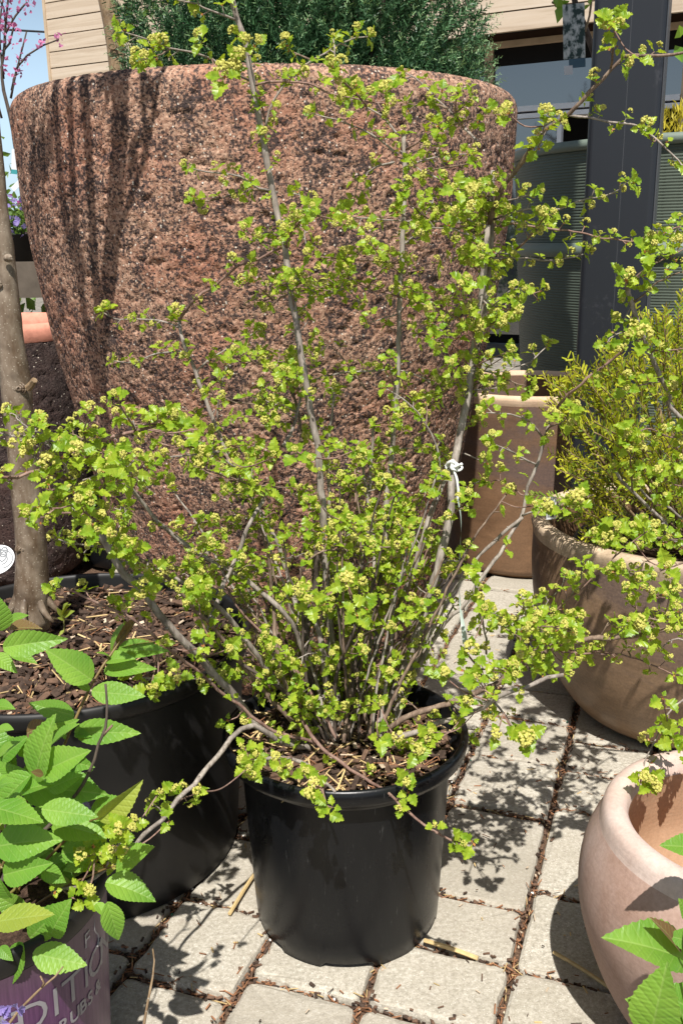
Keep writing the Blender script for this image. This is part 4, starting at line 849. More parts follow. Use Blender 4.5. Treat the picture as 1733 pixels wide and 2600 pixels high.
# ================================================================== SECOND SHRUB at the right edge
sh2c = np.array([.98, 1.45, 0])
np2 = nursery_pot(sh2c, .17, .28, .14, 'black nursery pot of the second lime-leaved shrub, just outside the right edge')
sh2 = thing('flowering_shrub', sh2c+[0, 0, .24], 'lime-leaved twiggy shrub reaching in from the right edge in front of the yew', 'shrub')
leafT, budT, scaleT = [], [], []
def root2(e, Y): return [proj(sh2c+np.array([random.uniform(-.05, .05), random.uniform(-.05, .05), .26]))]
S2 = [([(1733,1385),(1688,1328),(1650,1293),(1604,1247),(1573,1217),(1560,1190)],1.42,1.36), ([(1733,1067),(1699,1002),(1680,968),(1646,891),(1623,834),(1604,777),(1592,738),(1590,720)],1.45,1.38),
      ([(1800,1340),(1733,1320),(1700,1290),(1646,1266),(1620,1235)],1.42,1.40)]
global_shrub = shrub; shrub = sh2; SPkeep = SP
def cane(pts, Y0, Y1, r0, r1, sp, kd='g', Yr=1.45):
    global SP
    rp = sh2c+np.array([random.uniform(-.05, .05), random.uniform(-.05, .05), .245]); p3 = [w3(p, Y0+(Y1-Y0)*i/(len(pts)-1)) for i, p in enumerate(pts)]
    mid = (rp+p3[0])/2+np.array([0.02, 0, .08]); q = smooth_path([rp, mid]+p3, .012); m_ = MB(); tube(m_, q, px2m(np.linspace(r0, r1, len(q)), 1.4), 7, jit=.04)
    for a, b in along(q, px2m(sp, 1.4), .0135, .1): tube(m_, [a, b], .0009, 4, cap=False)
    m_.build('stem', MATK[kd], shrub, True); SP = np.vstack([SP, [(*proj(p), p[1]) for p in q]])
cane(S2[0][0], 1.42, 1.36, 8, 4, 110); cane(S2[1][0], 1.42, 1.34, 8, 5.5, 60); cane(S2[2][0], 1.42, 1.4, 6, 3, 80)
for t, Yx in [([(1592,740),(1600,715),(1640,680),(1690,655),(1740,630)],1.34),([(1600,770),(1640,745),(1670,715),(1730,690)],1.32),([(1600,775),(1590,795),(1580,815)],1.36),([(1625,830),(1560,850),(1540,870)],1.3),([(1646,891),(1700,890),(1760,880)],1.33),([(1680,968),(1640,975),(1590,985)],1.3),([(1699,1002),(1750,960),(1780,940)],1.33),
    ([(1604,1247),(1600,1180),(1588,1120)],1.3),([(1650,1293),(1680,1210),(1720,1170)],1.3),([(1688,1328),(1640,1340),(1580,1350),(1530,1372)],1.25),([(1733,1370),(1699,1370),(1623,1358)],1.25),([(1733,1500),(1690,1520),(1640,1500),(1590,1490)],1.22),([(1760,1560),(1700,1580),(1650,1570),(1600,1590)],1.2),([(1740,1770),(1719,1787),(1690,1821),(1661,1880),(1636,1929),(1630,1965)],1.15),([(1695,1810),(1697,1850),(1700,1875)],1.14),
    ([(1760,1420),(1700,1440),(1640,1460),(1560,1450)],1.25),([(1740,560),(1700,600),(1660,620)],1.3),([(1760,1640),(1720,1620),(1680,1640)],1.2),([(1760,1100),(1700,1110),(1650,1090),(1600,1100)],1.3),([(1760,1240),(1710,1230),(1670,1200)],1.3)]:
    twig(t, None if near(*t[0])[1] < 60 else 1.38, Yx, 3, 40, random.choice('rgb'), .0138)
for (x, y, Y, s, nl) in [(1640,1985,1.1,.024,5),(1625,1975,1.1,.020,4),(1650,2000,1.1,.020,4),(1680,1770,1.12,.020,4),(1710,1880,1.12,.024,5),(1735,1910,1.12,.022,4),(1640,655,1.3,.023,5),(1585,710,1.3,.022,5),(1630,860,1.3,.024,5),(1640,640,1.3,.022,4),(1690,1440,1.2,.022,5),(1610,1580,1.2,.022,5),(1650,1620,1.2,.022,5),(1700,1500,1.2,.022,5),(1470,1270,1.25,.024,5),(1440,1290,1.25,.02,4),(1370,1290,1.25,.022,5),(1350,1285,1.25,.018,4),(1560,1340,1.25,.022,5),(1530,1370,1.25,.02,4),(1600,1340,1.25,.022,5)]:
    link(P(x, y, Y)); cluster(P(x, y, Y), unit((random.gauss(0, .3), -.8, .5)), s*.95, max(3, nl-1), .7)
tag(LINKMB.build('twiglets', 'twig_red', sh2), kind='stuff')
scatter('leaf', leafT, LEAF, 'leaf_lime', sh2, 200, 'foliage'); scatter('flower_cluster', budT, COR, 'bud_yellow', sh2, 60, 'small_buds'); merged('bud_scales', [(LV, LF, scaleT, 0)], ['bud_scale'], sh2)
#@@MORE
# ================================================================== SPIREA in the purple pot, lower left
PC = np.array([-.435, .955, 0]); PR, PH = .157, .312
pp = thing('purple_nursery_pot', PC, 'purple-brown printed nursery pot with large grey letters, lower left corner', 'plant pot')
m_ = MB(); lathe(m_, PC, [(.02, .0), (.136, .0), (.139, .01)]+[(.139+(PR-.004-.139)*t, .01+(PH-.03-.01)*t) for t in np.linspace(.1, 1, 8)], 120); m_.build('body', 'purple_print', pp, True)
m_ = MB(); lathe(m_, PC, [(PR-.004, PH-.0295), (PR-.001, PH-.024), (PR, PH-.004), (PR-.002, PH), (PR-.007, PH), (PR-.009, PH-.004), (PR-.010, PH-.08)], 120); m_.build('rim', 'black_plastic_dull', pp, True)
m_ = MB(); disc(m_, PC+[0, 0, PH-.035], PR-.012, 40, 0, .002, 8); m_.build('soil', 'potting_soil', pp)
def pot_radius(z): return .139+(PR-.004-.139)*min(1, max(0, (z-.01)/(PH-.04)))
view = math.atan2(-PC[0], -PC[1]*-1)  # unused helper
base_ang = math.atan2(-PC[1], -PC[0])   # direction from the pot to the viewer
def letters(txt, a_list, zc, h, name, bold=0):
    for ch, a in zip(txt, a_list):
        cu = bpy.data.curves.new('letter', 'FONT'); cu.body = ch; cu.size = h/.72; cu.align_x = 'CENTER'; cu.resolution_u = 3; cu.extrude = 0; cu.offset = bold
        ob = bpy.data.objects.new('tmp', cu); col.objects.link(ob); dg = bpy.context.evaluated_depsgraph_get(); me = bpy.data.meshes.new_from_object(ob.evaluated_get(dg)); bpy.data.objects.remove(ob)
        import bmesh
        bm = bmesh.new(); bm.from_mesh(me); bmesh.ops.subdivide_edges(bm, edges=[e for e in bm.edges if e.calc_length() > h*.25], cuts=3, use_grid_fill=False); bmesh.ops.triangulate(bm, faces=bm.faces[:]); 
        V = np.array([v.co for v in bm.verts]); f = [tuple(v.index for v in fa.verts) for fa in bm.faces]; bm.free()
        if not len(V): continue
        z = zc-h/2+V[:, 1]; rr = np.array([pot_radius(q) for q in z])+.0008; th = base_ang+R_(a)+V[:, 0]/.152
        W = np.stack([PC[0]+rr*np.cos(th), PC[1]+rr*np.sin(th), z], 1); m_ = MB(); m_.add(W, f); m_.build('letter', 'grey_print', pp)
# silhouette angle to the right is +; letters climb towards the right edge
letters('EDITIONS', [8, 17.1, 27.6, 36.6, 45.5, 54.6, 65, 76], .220, .038, 'big')
letters('SHRUBS&', [18, 24, 30.5, 37, 42.3, 47.5, 54.5], .182, .017, 'small', .0006)
letters('F', [47.4], .262, .020, 'top')
m_ = MB(); t = np.linspace(0, 1, 30); zz = .235+.045*t; thx = base_ang+R_(55)+.05*np.sin(t*2.2*np.pi)*(1-t); tube(m_, np.stack([PC[0]+(.1515)*np.cos(thx), PC[1]+(.1515)*np.sin(thx), zz], 1), .0012, 4); m_.build('swash', 'grey_print', pp)
spi = thing('spirea_shrub', PC+[0, 0, PH-.03], 'leafy shrub with large serrated bright green leaves in the purple pot, lower left', 'shrub')
A5 = lambda x, y: (x/2.613, 1350+y/2.613)
A6 = lambda x, y: (x/2.24, 1900+y/2.24)
LV_ = [ # (zoom, base, tip, width factor, Y, roll towards the right, material)
(5,(0,660),(10,455),1.25,.95,0,0),(5,(20,770),(375,703),.9,.90,.3,0),(5,(60,650),(250,605),.9,.97,-.2,2),(5,(60,590),(165,545),1,.99,0,0),(5,(-40,820),(105,905),1.1,.92,.3,0),(5,(60,790),(245,862),1.1,.96,.2,0),
(5,(740,815),(780,590),1.1,1.10,-.3,0),(5,(790,760),(868,572),1.0,1.12,.2,2),(5,(795,770),(1000,690),1.0,1.10,.5,2),(5,(770,805),(1070,742),.85,1.09,.4,0),(5,(700,860),(855,800),1.1,1.08,.3,0),(5,(690,930),(985,865),.8,1.08,.5,0),(5,(735,835),(650,782),1.0,1.08,0,0),
(5,(612,985),(325,780),1.35,1.03,-.2,0),(5,(602,1050),(480,975),1.2,1.05,-.3,0),(5,(605,1060),(955,1086),1.1,1.0,.3,0),(5,(497,1222),(195,1135),1.15,.98,.1,0),(5,(495,1235),(300,1250),1.2,.99,-.6,0),(5,(490,1330),(905,1325),.95,1.0,-.2,0),
(5,(235,1650),(285,1240),1.3,.90,.1,0),(5,(275,1605),(538,1448),1.35,.89,.3,0),(5,(-40,1160),(80,1150),1.2,.9,0,0),(5,(-30,1320),(72,1290),1.4,.9,0,0),(5,(440,1370),(380,1225),1.3,1.0,.2,0),(5,(500,1340),(580,1335),1.2,1.0,0,0),
(5,(290,1610),(215,1590),1.2,.87,0,2),
(6,(280,230),(440,150),1.2,.91,0,0),(6,(110,250),(275,175),1.2,.9,0,0),(6,(-60,330),(248,402),1.5,.86,0,0),(6,(235,345),(548,385),1.2,.87,.1,0),(6,(560,405),(797,243),.9,.88,.4,3),(6,(505,390),(690,275),1.4,.93,.2,0),(6,(490,425),(732,440),.6,.94,0,0),(6,(300,430),(592,470),1.5,.91,0,0),
(6,(-20,560),(282,490),1.3,.87,0,0),(6,(20,720),(255,655),1.3,.86,0,0),(6,(660,690),(832,545),1.45,.90,-.3,0),(6,(600,762),(873,815),1.2,.87,0,0),(6,(610,870),(682,1112),1.15,.86,.4,0),(6,(-30,990),(292,925),1.25,.80,0,1),(6,(185,1165),(487,1232),1.35,.82,0,0),(6,(130,1100),(30,1365),1.3,.84,-.4,0),
(6,(290,1060),(365,885),1.4,.84,0,0),(6,(240,680),(358,755),1.4,.88,0,0),(6,(180,150),(-60,330),1.3,.9,0,0),(6,(120,230),(560,225),1.0,.92,.2,0),(6,(330,150),(560,215),1.2,.94,.2,0),(6,(-20,220),(60,175),1.3,.87,0,0),(6,(0,1130),(60,1200),1.4,.83,0,0),(6,(550,880),(600,950),1.4,.87,0,0),
(6,(60,850),(-30,760),1.4,.85,0,0),(6,(170,1080),(360,890),1.2,.86,0,0),(6,(560,620),(350,680),1.2,.92,0,0),(6,(350,600),(590,560),1.2,.92,0,0)]
smes = [[shared('leaf', V, Fq, mt) for V, Fq in SPL] for mt in ('leaf_spirea', 'leaf_spirea_yellow', 'leaf_spirea_bronze')]
smes.append(smes[1])
def big_leaf(base, tip, wf, Y, roll, mi, root, face=(0, -.62, .78)):
    p0 = P(*base, Y); p1 = P(*tip, Y-.012); d = p1-p0; L = np.linalg.norm(d)
    nrm = unit(np.array(face)+np.array([roll, 0, 0])+rdir()*.42); Rm = frame(d, nrm); Rm = Rm*L; Rm[:, 0] *= wf*.80; put('leaf', random.choice(smes[mi]), Rm, p0, root)
for (zo, b, t, wf, Y, ro, mi) in LV_:
    f_ = A5 if zo == 5 else A6; big_leaf(f_(*b), f_(*t), wf, Y, ro, mi, spi)
for _ in range(120):
    x = random.uniform(-130, 250); y = random.uniform(1860, 2330)
    if x > 190 and y > 2210: continue
    if x > 130+ (y-1700)*.2: continue
    an = random.uniform(-1.2, 1.0); L = random.uniform(60, 110); big_leaf((x, y), (x+math.cos(an)*L*random.choice((-1, 1, 1)), y+math.sin(an)*L*.7), random.uniform(1, 1.5), random.uniform(.93, 1.02), random.uniform(-.5, .5), random.choice((0, 0, 0, 0, 0, 1, 2)), spi)
def sstem(pts, Y0, Y1, r0, r1, mat, root=None):
    q = smooth_path([P(x, y, Y0+(Y1-Y0)*i/(len(pts)-1)) for i, (x, y) in enumerate(pts)], .01); m_ = MB(); tube(m_, q, px2m(np.linspace(r0, r1, len(q)), 1.0), 7, jit=.06); return m_.build('stem', mat, root or spi, True)
MATK['s'] = 'leaf_spirea_bronze'
sstem([(40,2280),(100,2100),(140,1960),(165,1888),(190,1830),(215,1775),(232,1740),(262,1690),(290,1650),(320,1600)], .97, 1.10, 6, 3.5, 'leaf_spirea_bronze')
sstem([(-40,2300),(40,2120),(86,1980),(95,1970)], .95, .90, 5, 3, 'leaf_spirea_bronze')
sstem([(-40,2330),(100,2200),(180,2120),(228,2085),(250,2078)], .95, .9, 5, 3, 'leaf_spirea_bronze')
sstem([(0,2360),(150,2260),(270,2205),(290,2200)], .93, .9, 4, 2.5, 'leaf_spirea_bronze')
sstem([(-30,2290),(9,2230),(25,2190),(40,2163),(89,2128),(134,2088),(179,2034),(210,1994),(241,1927),(250,1890),(268,1848),(272,1790),(268,1737)], .90, .93, 7, 3, 'trunk_dark')
sstem([(40,2165),(52,2110),(58,2079)], .90, .92, 5, 4, 'trunk_dark'); sstem([(-10,2200),(8,2140),(14,2090),(10,2060)], .9, .9, 3, 1.5, 'trunk_dark'); sstem([(262,1868),(285,1842)], .925, .92, 4, 3, 'twig_red')
sstem([(10,2620),(45,2570),(107,2507),(140,2480),(161,2454)], .78, .80, 4, 2, 'trunk_tan'); sstem([(107,2507),(112,2495),(103,2478)], .79, .79, 3, 2, 'trunk_tan')
sstem([(360,2640),(366,2600),(375,2547),(388,2480),(392,2440),(388,2409)], .80, .85, 4, 2, 'trunk_tan')
# small violet flowers among the spirea
vio = thing('violet_flower', P(200, 2030, .98), 'small violet flower peeping between spirea leaves at lower left', 'flower')
for (x, y) in ((193, 2025), (207, 2032), (200, 2018)): big = put('petal', shared('petal', LEAF[2][0], LEAF[2][1], 'petal_violet'), frame(unit((random.gauss(0, 1), -.6, random.gauss(0, 1))), (0, -1, .3))*.02, P(x, y, .96), vio)
vi2 = thing('violet_flower', P(20, 2590, .72), 'violet and magenta blossoms at the very bottom left corner', 'flower')
for _ in range(12): put('petal', shared('petal', LEAF[2][0], LEAF[2][1], 'petal_violet'), frame(rdir(), (0, -1, .5))*.012, P(random.uniform(-20, 45), random.uniform(2560, 2640), .74), vi2)
# ================================================================== FOREGROUND SPIREA lower right
sp3 = thing('spirea_shrub', np.array([.36, .62, 0.3]), 'bright serrated leaves poking in at the lower right corner before the pink bowl', 'shrub')
for (b, t, wf, Y, ro, mi) in [((1745,2440),(1565,2358),1.25,.80,0,0),((1728,2420),(1678,2325),.7,.80,.3,2),((1790,2400),(1715,2380),1.4,.80,.2,0),((1650,2640),(1680,2474),1.35,.76,0,0),((1720,2650),(1650,2540),1.5,.78,0,0),((1810,2160),(1690,2135),1.2,.86,.2,0),((1790,2590),(1700,2520),1.5,.78,.2,0),((1790,2680),(1740,2560),1.4,.76,.2,0),((1750,2330),(1735,2290),1.4,.8,.2,0)]:
    big_leaf(b, t, wf, Y, ro, mi, sp3)
sstem([(1850,2900),(1790,2600),(1760,2500),(1738,2420),(1745,2330)], .72, .80, 5, 3, 'leaf_spirea_bronze', sp3); sstem([(1700,2900),(1690,2760),(1655,2640)], .70, .76, 5, 3, 'leaf_spirea_bronze', sp3); sstem([(1790,2600),(1830,2300),(1805,2160)], .78, .86, 4, 3, 'leaf_spirea_bronze', sp3)
np3 = nursery_pot(np.array([.38, .60, 0]), .15, .30, .12, 'black nursery pot of the foreground leafy shrub, outside the lower right corner')
# ================================================================== YOUNG TREE in the left pot
tree = thing('young_tree', np.array([*P(72, 1560, 1.51)[:2], LH-.03]), 'young tree with smooth speckled grey-brown trunk standing in the wide left pot', 'tree')
tp = [P(x, y, Y) for x, y, Y in [(80,1590,1.50),(80,1540,1.50),(82,1450,1.50),(78,1360,1.50),(62,1200,1.50),(48,1060,1.50),(42,980,1.50),(28,880,1.50),(18,760,1.50),(5,650,1.505),(-2,560,1.505),(-8,450,1.51),(-22,300,1.52),(-34,150,1.52),(-45,0,1.52)]]
rr = [52,46,41,40,38,37,40,34,31,32,22,20,19,18,17]
q = smooth_path(tp, .012); rad = np.interp(np.linspace(0, 1, len(q)), np.linspace(0, 1, len(rr)), rr)*1.5/F_PX*.98
m_ = MB(); tube(m_, q, rad, 20, jit=.008); up_pts = [tp[-1], tp[-1]+[-.01, .0, .25], tp[-1]+[.02, .0, .6], tp[-1]+[.03, .01, .95]]; tube(m_, smooth_path(up_pts, .03), np.linspace(rad[-1], .006, len(smooth_path(up_pts, .03))), 10); m_.build('trunk', 'trunk_smooth', tree, True)
for (x, y, r) in ((60, 982, 17), (66, 1385, 16), (2, 720, 13), (32, 655, 9)):
    m_ = MB(); c0 = P(x, y, 1.50)+np.array([0, -px2m(33, 1.5), 0]); a = np.linspace(0, 2*np.pi, 20)
    for k_, ff in enumerate((1, .68, .36)): tube(m_, [c0+np.array([math.cos(t)*r*ff*.0006, -.0015*k_+.004*(1-abs(math.cos(t))) , math.sin(t)*r*ff*.0005]) for t in a], .0018, 6)
    m_.build('knot', 'trunk_smooth', tree, True)
m_ = MB(); b0 = P(72, 985, 1.475); tube(m_, [b0, P(82, 975, 1.47), P(88, 965, 1.465)], [.006, .0055, .005], 7); m_.build('branch_stub', 'trunk_tan', tree)
m_ = MB()
for an in np.linspace(0, 5.6, 7): p0 = tp[1]+np.array([.018*math.cos(an), .018*math.sin(an), .004]); tube(m_, smooth_path([p0+[0, 0, .02], p0+np.array([.018*math.cos(an), .018*math.sin(an), -.005]), p0+np.array([.032*math.cos(an+.2), .032*math.sin(an+.2), -.022])], .01), np.linspace(.009, .003, len(smooth_path([p0+[0, 0, .02], p0+np.array([.018*math.cos(an), .018*math.sin(an), -.005]), p0+np.array([.032*math.cos(an+.2), .032*math.sin(an+.2), -.022])], .01))), 7)
m_.build('root_flare', 'trunk_smooth', tree, True)
# upright limbs above the picture whose shadows stripe the planter
TL = []
for (x0, z0, x1, z1, Yl, r) in [(-.53,1.38,-.455,2.3,1.52,.012),(-.55,1.45,-.375,2.35,1.50,.021),(-.54,1.5,-.28,2.2,1.50,.006),(-.55,1.6,-.52,2.4,1.5,.010)]:
    st = tp[-1]+np.array([0, 0, z0-tp[-1][2]]); m_ = MB(); qq = smooth_path([st, np.array([x0+(x1-x0)*.75, Yl, z0+.16]), np.array([x1, Yl-.01, z0+.45]), np.array([x1-.02, Yl-.02, z1])], .03)
    tube(m_, qq, np.linspace(r, r*.6, len(qq)), 8, jit=.04); m_.build('limb', 'trunk_smooth', tree, True)
    for _ in range(8):
        p = qq[random.randrange(len(qq)//3, len(qq))]; d = unit(rdir()+np.array([0, 0, .6])); e = p+d*random.uniform(.05, .14); TL.append((p, e))
m_ = MB(); ltT = []
for p, e in TL:
    tube(m_, [p, (p+e)/2+rdir()*.005, e], [.0025, .002, .0012], 5)
    for _ in range(5): ltT.append((frame(rdir(1, .3), rdir(1, .6))*random.uniform(.03, .05), p+(e-p)*random.uniform(.4, 1)))
m_.build('twigs', 'trunk_smooth', tree, True); merged('crown', [(LV, LF, ltT, 0)], ['leaf_far'], tree)
spr = thing('weed_seedling', P(163, 1600, 1.46), 'small green seedling in the bark mulch beside the trunk', 'plant')
m_ = MB(); tube(m_, [P(163,1600,1.46), P(163,1570,1.46), P(162,1545,1.455)], .0015, 5); m_.build('stem', 'leaf_spirea_bronze', spr)
for (bx, by, tx, ty) in [(162,1560,158,1528),(162,1560,170,1532),(163,1565,145,1545),(163,1565,183,1550),(163,1572,150,1568),(163,1600,150,1612)]: big_leaf((bx, by), (tx, ty), 1.1, 1.455, 0, 1, spr)
disc_ = thing('round_plant_tag', P(-8, 1420, 1.62), 'round white plant tag with grey line drawing lying behind the left trunk', 'label')
m_ = MB(); c0 = P(-6, 1422, 1.60); Rm = frame(unit((0, .75, .65)), unit((0, -.65, .75))); a = np.linspace(0, 2*np.pi, 40, endpoint=False)
ring = np.stack([np.cos(a)*.030, np.sin(a)*.030, np.zeros(40)], 1); V = np.vstack([ring@Rm.T+c0, (ring+[0, 0, .0015])@Rm.T+c0]); m_.add(V, [tuple(range(39, -1, -1)), tuple(range(40, 80))]+[(j, (j+1) % 40, 40+(j+1) % 40, 40+j) for j in range(40)]); m_.build('disc', 'white_label', disc_)
m_ = MB()
for s_ in (.4, .7): tube(m_, [(np.array([math.cos(t)*.03*s_+.006, math.sin(t)*.027*s_, .0018]))@Rm.T+c0 for t in np.linspace(-1.2, 1.6, 14)], .0012, 4)
for s_ in (-.5, -.1, .3):
    for r3 in (.2, .5): tube(m_, [(np.array([s_*.03+math.cos(t)*.006, r3*.03+math.sin(t)*.010, .0018]))@Rm.T+c0 for t in np.linspace(0, 6.28, 12)], .0013, 4)
m_.build('drawing', 'drawing_grey', disc_)
# ================================================================== EVERGREEN in the huge planter
jun = thing('evergreen_shrub', BC+[.06, 0, 1.17], 'dark green needle-leaved evergreen growing in the huge stone planter', 'shrub')
JC = BC+np.array([.083, 0, 1.2]); m_ = MB()
for _ in range(26):
    an = random.uniform(0, 6.28); rr = random.uniform(.08, .30); tube(m_, smooth_path([JC+rng.normal(size=3)*.02-[0, 0, .03], JC+[rr*.6*math.cos(an), rr*.6*math.sin(an), .12], JC+[rr*math.cos(an), rr*math.sin(an), random.uniform(.25, .5)]], .05), .006, 6)
m_.build('branches', 'trunk_dark', jun, True)
def spray(root, d, L, nn, nl, T, Tt, spread=.8, flat=False, up=None):
    d = unit(d); u = unit(np.cross(d, rdir())) if not flat else unit(np.cross(d, up)); v = np.cross(d, u)
    for i in range(nn):
        t = (i+.5)/nn; p = root+d*L*t+v*L*.0; an = i*2.4+random.gauss(0, .3) if not flat else (0 if i % 2 else math.pi)+random.gauss(0, .22)
        out = unit(u*math.cos(an)+v*math.sin(an)*(.35 if flat else 1)+d*spread*random.uniform(.7, 1.3)); s = nl*random.uniform(.7, 1.15)*(1-.45*t**4)
        Rm = frame(out, unit(v+rdir()*.5)); Rm = Rm*s; Rm[:, 0] *= .18; (Tt if t > .82 else T).append((Rm, p))
T, Tt = [], []
for _ in range(8500):
    # crown: a broad egg sitting in the planter, thinner at the sides
    th = random.uniform(0, 2*math.pi) if random.random() < .4 else random.uniform(math.pi*.95, 2.05*math.pi); zz = random.random()**1.5*.62; rmx = .385*math.sqrt(max(0.05, 1-((zz-.20)/.60)**2)); rr = rmx*random.uniform(.2, 1.0)
    p = JC+np.array([rr*math.cos(th), rr*math.sin(th), zz-.02]); d = unit(np.array([math.cos(th)*.55, math.sin(th)*.55, .75])+rdir()*.45)
    spray(p, d, random.uniform(.04, .09), 22, .018, T, Tt)
for _ in range(60):
    th = random.uniform(-.9, .2) if random.random() < .5 else random.uniform(3, 4.2); p = JC+np.array([.36*math.cos(th), .36*math.sin(th), random.uniform(.03, .25)]); spray(p, unit((math.cos(th), math.sin(th), .4)), .08, 30, .0125, T, Tt)
merged('foliage', [(NEED[0], NEED[1], T, 0), (NEED[0], NEED[1], Tt, 1)], ['juniper_needle', 'juniper_tip'], jun)
# ================================================================== YEW in the brown bowl
yp = nursery_pot(OC+[.03, .02, .07], .265, .305, .22, 'black nursery pot sunk inside the brown clay bowl under the yew', 'black_plastic_dull', soil=.03, notch=False)
bl = thing('barcode_label', P(1397, 1292, 1.75), 'white barcode sticker on the inner wall of the brown bowl', 'label')
m_ = MB(); c0 = P(1397, 1290, 1.80); Rm = frame((0, .1, 1), (.45, -1, .1)); m_.box((-.010, -.022, 0), (.012, .022, .0008), 0, (Rm, c0)); m_.build('sticker', 'white_label', bl)
m_ = MB(); [m_.box((-.008+.0021*i, -.018, .001), (-.008+.0021*i+random.choice((.0006, .0012)), .004, .0014), 0, (Rm, c0)) for i in range(8)]; m_.build('bars', 'interior_dark', bl)
yew = thing('yew_shrub', OC+[.03, .02, .33], 'yellow-green yew with flat feathery sprays growing in the brown clay bowl', 'shrub')
YB = OC+np.array([.04, .03, .34]); T, Tt = [], []; m_ = MB()
def yspray(p, d, L, bright):
    d = unit(d); u = unit(np.cross(d, unit(np.array([0, -.6, .8])+rdir()*.5))); v = np.cross(u, d); nn = int(L/.0046); dd = d.copy(); q = p.copy(); pts = [p]
    for i in range(nn):
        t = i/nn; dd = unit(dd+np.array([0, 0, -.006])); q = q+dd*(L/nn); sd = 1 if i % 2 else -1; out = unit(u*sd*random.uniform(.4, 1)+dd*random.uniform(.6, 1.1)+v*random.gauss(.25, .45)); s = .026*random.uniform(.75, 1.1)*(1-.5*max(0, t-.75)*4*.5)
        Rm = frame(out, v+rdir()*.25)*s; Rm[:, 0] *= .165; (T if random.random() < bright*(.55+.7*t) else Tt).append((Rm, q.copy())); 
        if i % 6 == 0: pts.append(q.copy())
    tube(m_, pts+[q], .0013, 4, cap=False)
ends = [(1430,960,1.80),(1410,1010,1.78),(1440,1070,1.75),(1470,930,1.82),(1520,960,1.8),(1490,1040,1.76),(1470,1130,1.74),(1440,1180,1.74),(1500,1250,1.75),(1540,900,1.85),(1560,1010,1.76),(1600,930,1.82),(1650,800,1.94),(1690,830,1.92),(1720,800,1.98),(1700,900,1.85),(1650,960,1.8),(1730,950,1.85),(1600,1080,1.74),(1560,1160,1.72),(1640,1120,1.72),(1700,1060,1.75),(1760,900,1.9),(1780,1000,1.85),(1680,1180,1.72),(1550,1100,1.74),(1480,1330,1.78),(1530,1240,1.74),(1620,1220,1.72),(1720,1250,1.7),(1800,1100,1.8),(1850,950,1.9)]
for (x, y, Y) in ends:
    for _ in range(13):
        e = P(x+random.gauss(0, 26), y+random.gauss(0, 26), Y+random.gauss(0, .05)); L = random.uniform(.05, .10); d = unit(e-YB); d = unit(d*[1, 1, 1]+rdir()*.28+np.array([-.05, -.1, .1])); yspray(e-d*L, d, L, .75)
for _ in range(150):
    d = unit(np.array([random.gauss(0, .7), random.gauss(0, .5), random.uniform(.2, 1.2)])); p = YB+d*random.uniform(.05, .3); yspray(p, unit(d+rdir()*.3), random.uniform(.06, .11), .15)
for (x, y, Y) in ends:
    e = P(x, y, Y); tube(m_, smooth_path([YB+rng.normal(size=3)*.015, (YB+e)/2+[0, 0, -.02], YB+(e-YB)*.85], .04), .0035, 5)
m_.build('branches', 'trunk_tan', yew, True)
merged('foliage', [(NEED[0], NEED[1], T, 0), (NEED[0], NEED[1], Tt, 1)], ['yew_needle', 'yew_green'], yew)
# ================================================================== BACKGROUND PLANTS
t2 = thing('slim_tree', np.array([*P(282, 500, 3.1)[:2], 0]), 'slim tan tree trunk rising behind the left side of the huge planter', 'tree')
m_ = MB(); tb = [np.array([*P(282, 500, 3.1)[:2], .25])]+[P(x, y, 3.1) for x, y in [(296,400),(300,180),(294,120),(284,60),(272,0),(262,-90),(255,-250)]]; q = smooth_path(tb, .04); tube(m_, q, np.linspace(.034, .024, len(q)), 12, jit=.02); m_.build('trunk', 'trunk_tan', t2, True)
for (x, y) in ((287, 118),): m_ = MB(); c0 = P(x, y, 3.07); tube(m_, [c0+np.array([.011*math.cos(t), -.004, .007*math.sin(t)]) for t in np.linspace(0, 6.28, 14)], .003, 5); m_.build('knot', 'trunk_tan', t2)
for pts in ([(300,-60),(292,3),(330,35),(350,55),(385,92)], [(350,55),(372,20),(395,5)], [(325,50),(345,58),(352,58)]):
    m_ = MB(); q = smooth_path([P(x, y, 2.9) for x, y in pts], .02); tube(m_, q, .0045, 5); m_.build('branch', 'trunk_dark', t2)
lt = [(frame(rdir(), rdir(1, .4))*.03, P(x+random.gauss(0, 4), y+random.gauss(0, 4), 2.88)) for (x, y) in ((318,30),(330,35),(335,22),(365,48),(370,70),(380,40),(385,10),(400,5),(362,75),(312,28)) for _ in range(2)]
merged('young_leaves', [(LV, LF, lt, 0)], ['leaf_far'], t2)
p2 = nursery_pot(np.array([*P(282, 500, 3.1)[:2], 0]), .22, .3, .18, 'black nursery pot of the slim tree, hidden behind the huge planter')
# redbud
rb = thing('redbud_tree', np.array([-1.78, 4.4, 0]), 'bare young tree with pink blossom on thin twigs, far left against the sky', 'tree')
def redtrunk():
    m_ = MB(); B = [[(75,620),(62,520),(45,400),(28,300),(10,230),(5,170),(12,120),(15,60),(28,-60)], [(30,230),(45,170),(70,140),(110,115),(150,100)], [(28,250),(40,190),(58,120),(68,80)], [(10,200),(2,130),(0,60),(8,0)], [(12,90),(22,70),(40,40),(60,15),(70,5)], [(8,130),(25,110),(35,70),(30,40)], [(5,300),(-20,200),(-40,60)],[(16,60),(10,20),(-5,-10)]]
    tips = []
    for i, b in enumerate(B):
        q = smooth_path([P(x, y, 4.4) for x, y in b], .04); tube(m_, q, np.linspace(.014 if i == 0 else .005, .003, len(q)), 7, jit=.05); tips += list(q[len(q)//3 if i else len(q)*2//3:])
    m_.build('trunk', 'trunk_dark', rb, True); return tips
tips = redtrunk(); T = []
for p in tips:
    if random.random() < .8:
        for _ in range(random.randint(4, 14)): T.append((frame(rdir(), rdir(1, .3))*random.uniform(.014, .026), p+rng.normal(size=3)*.016))
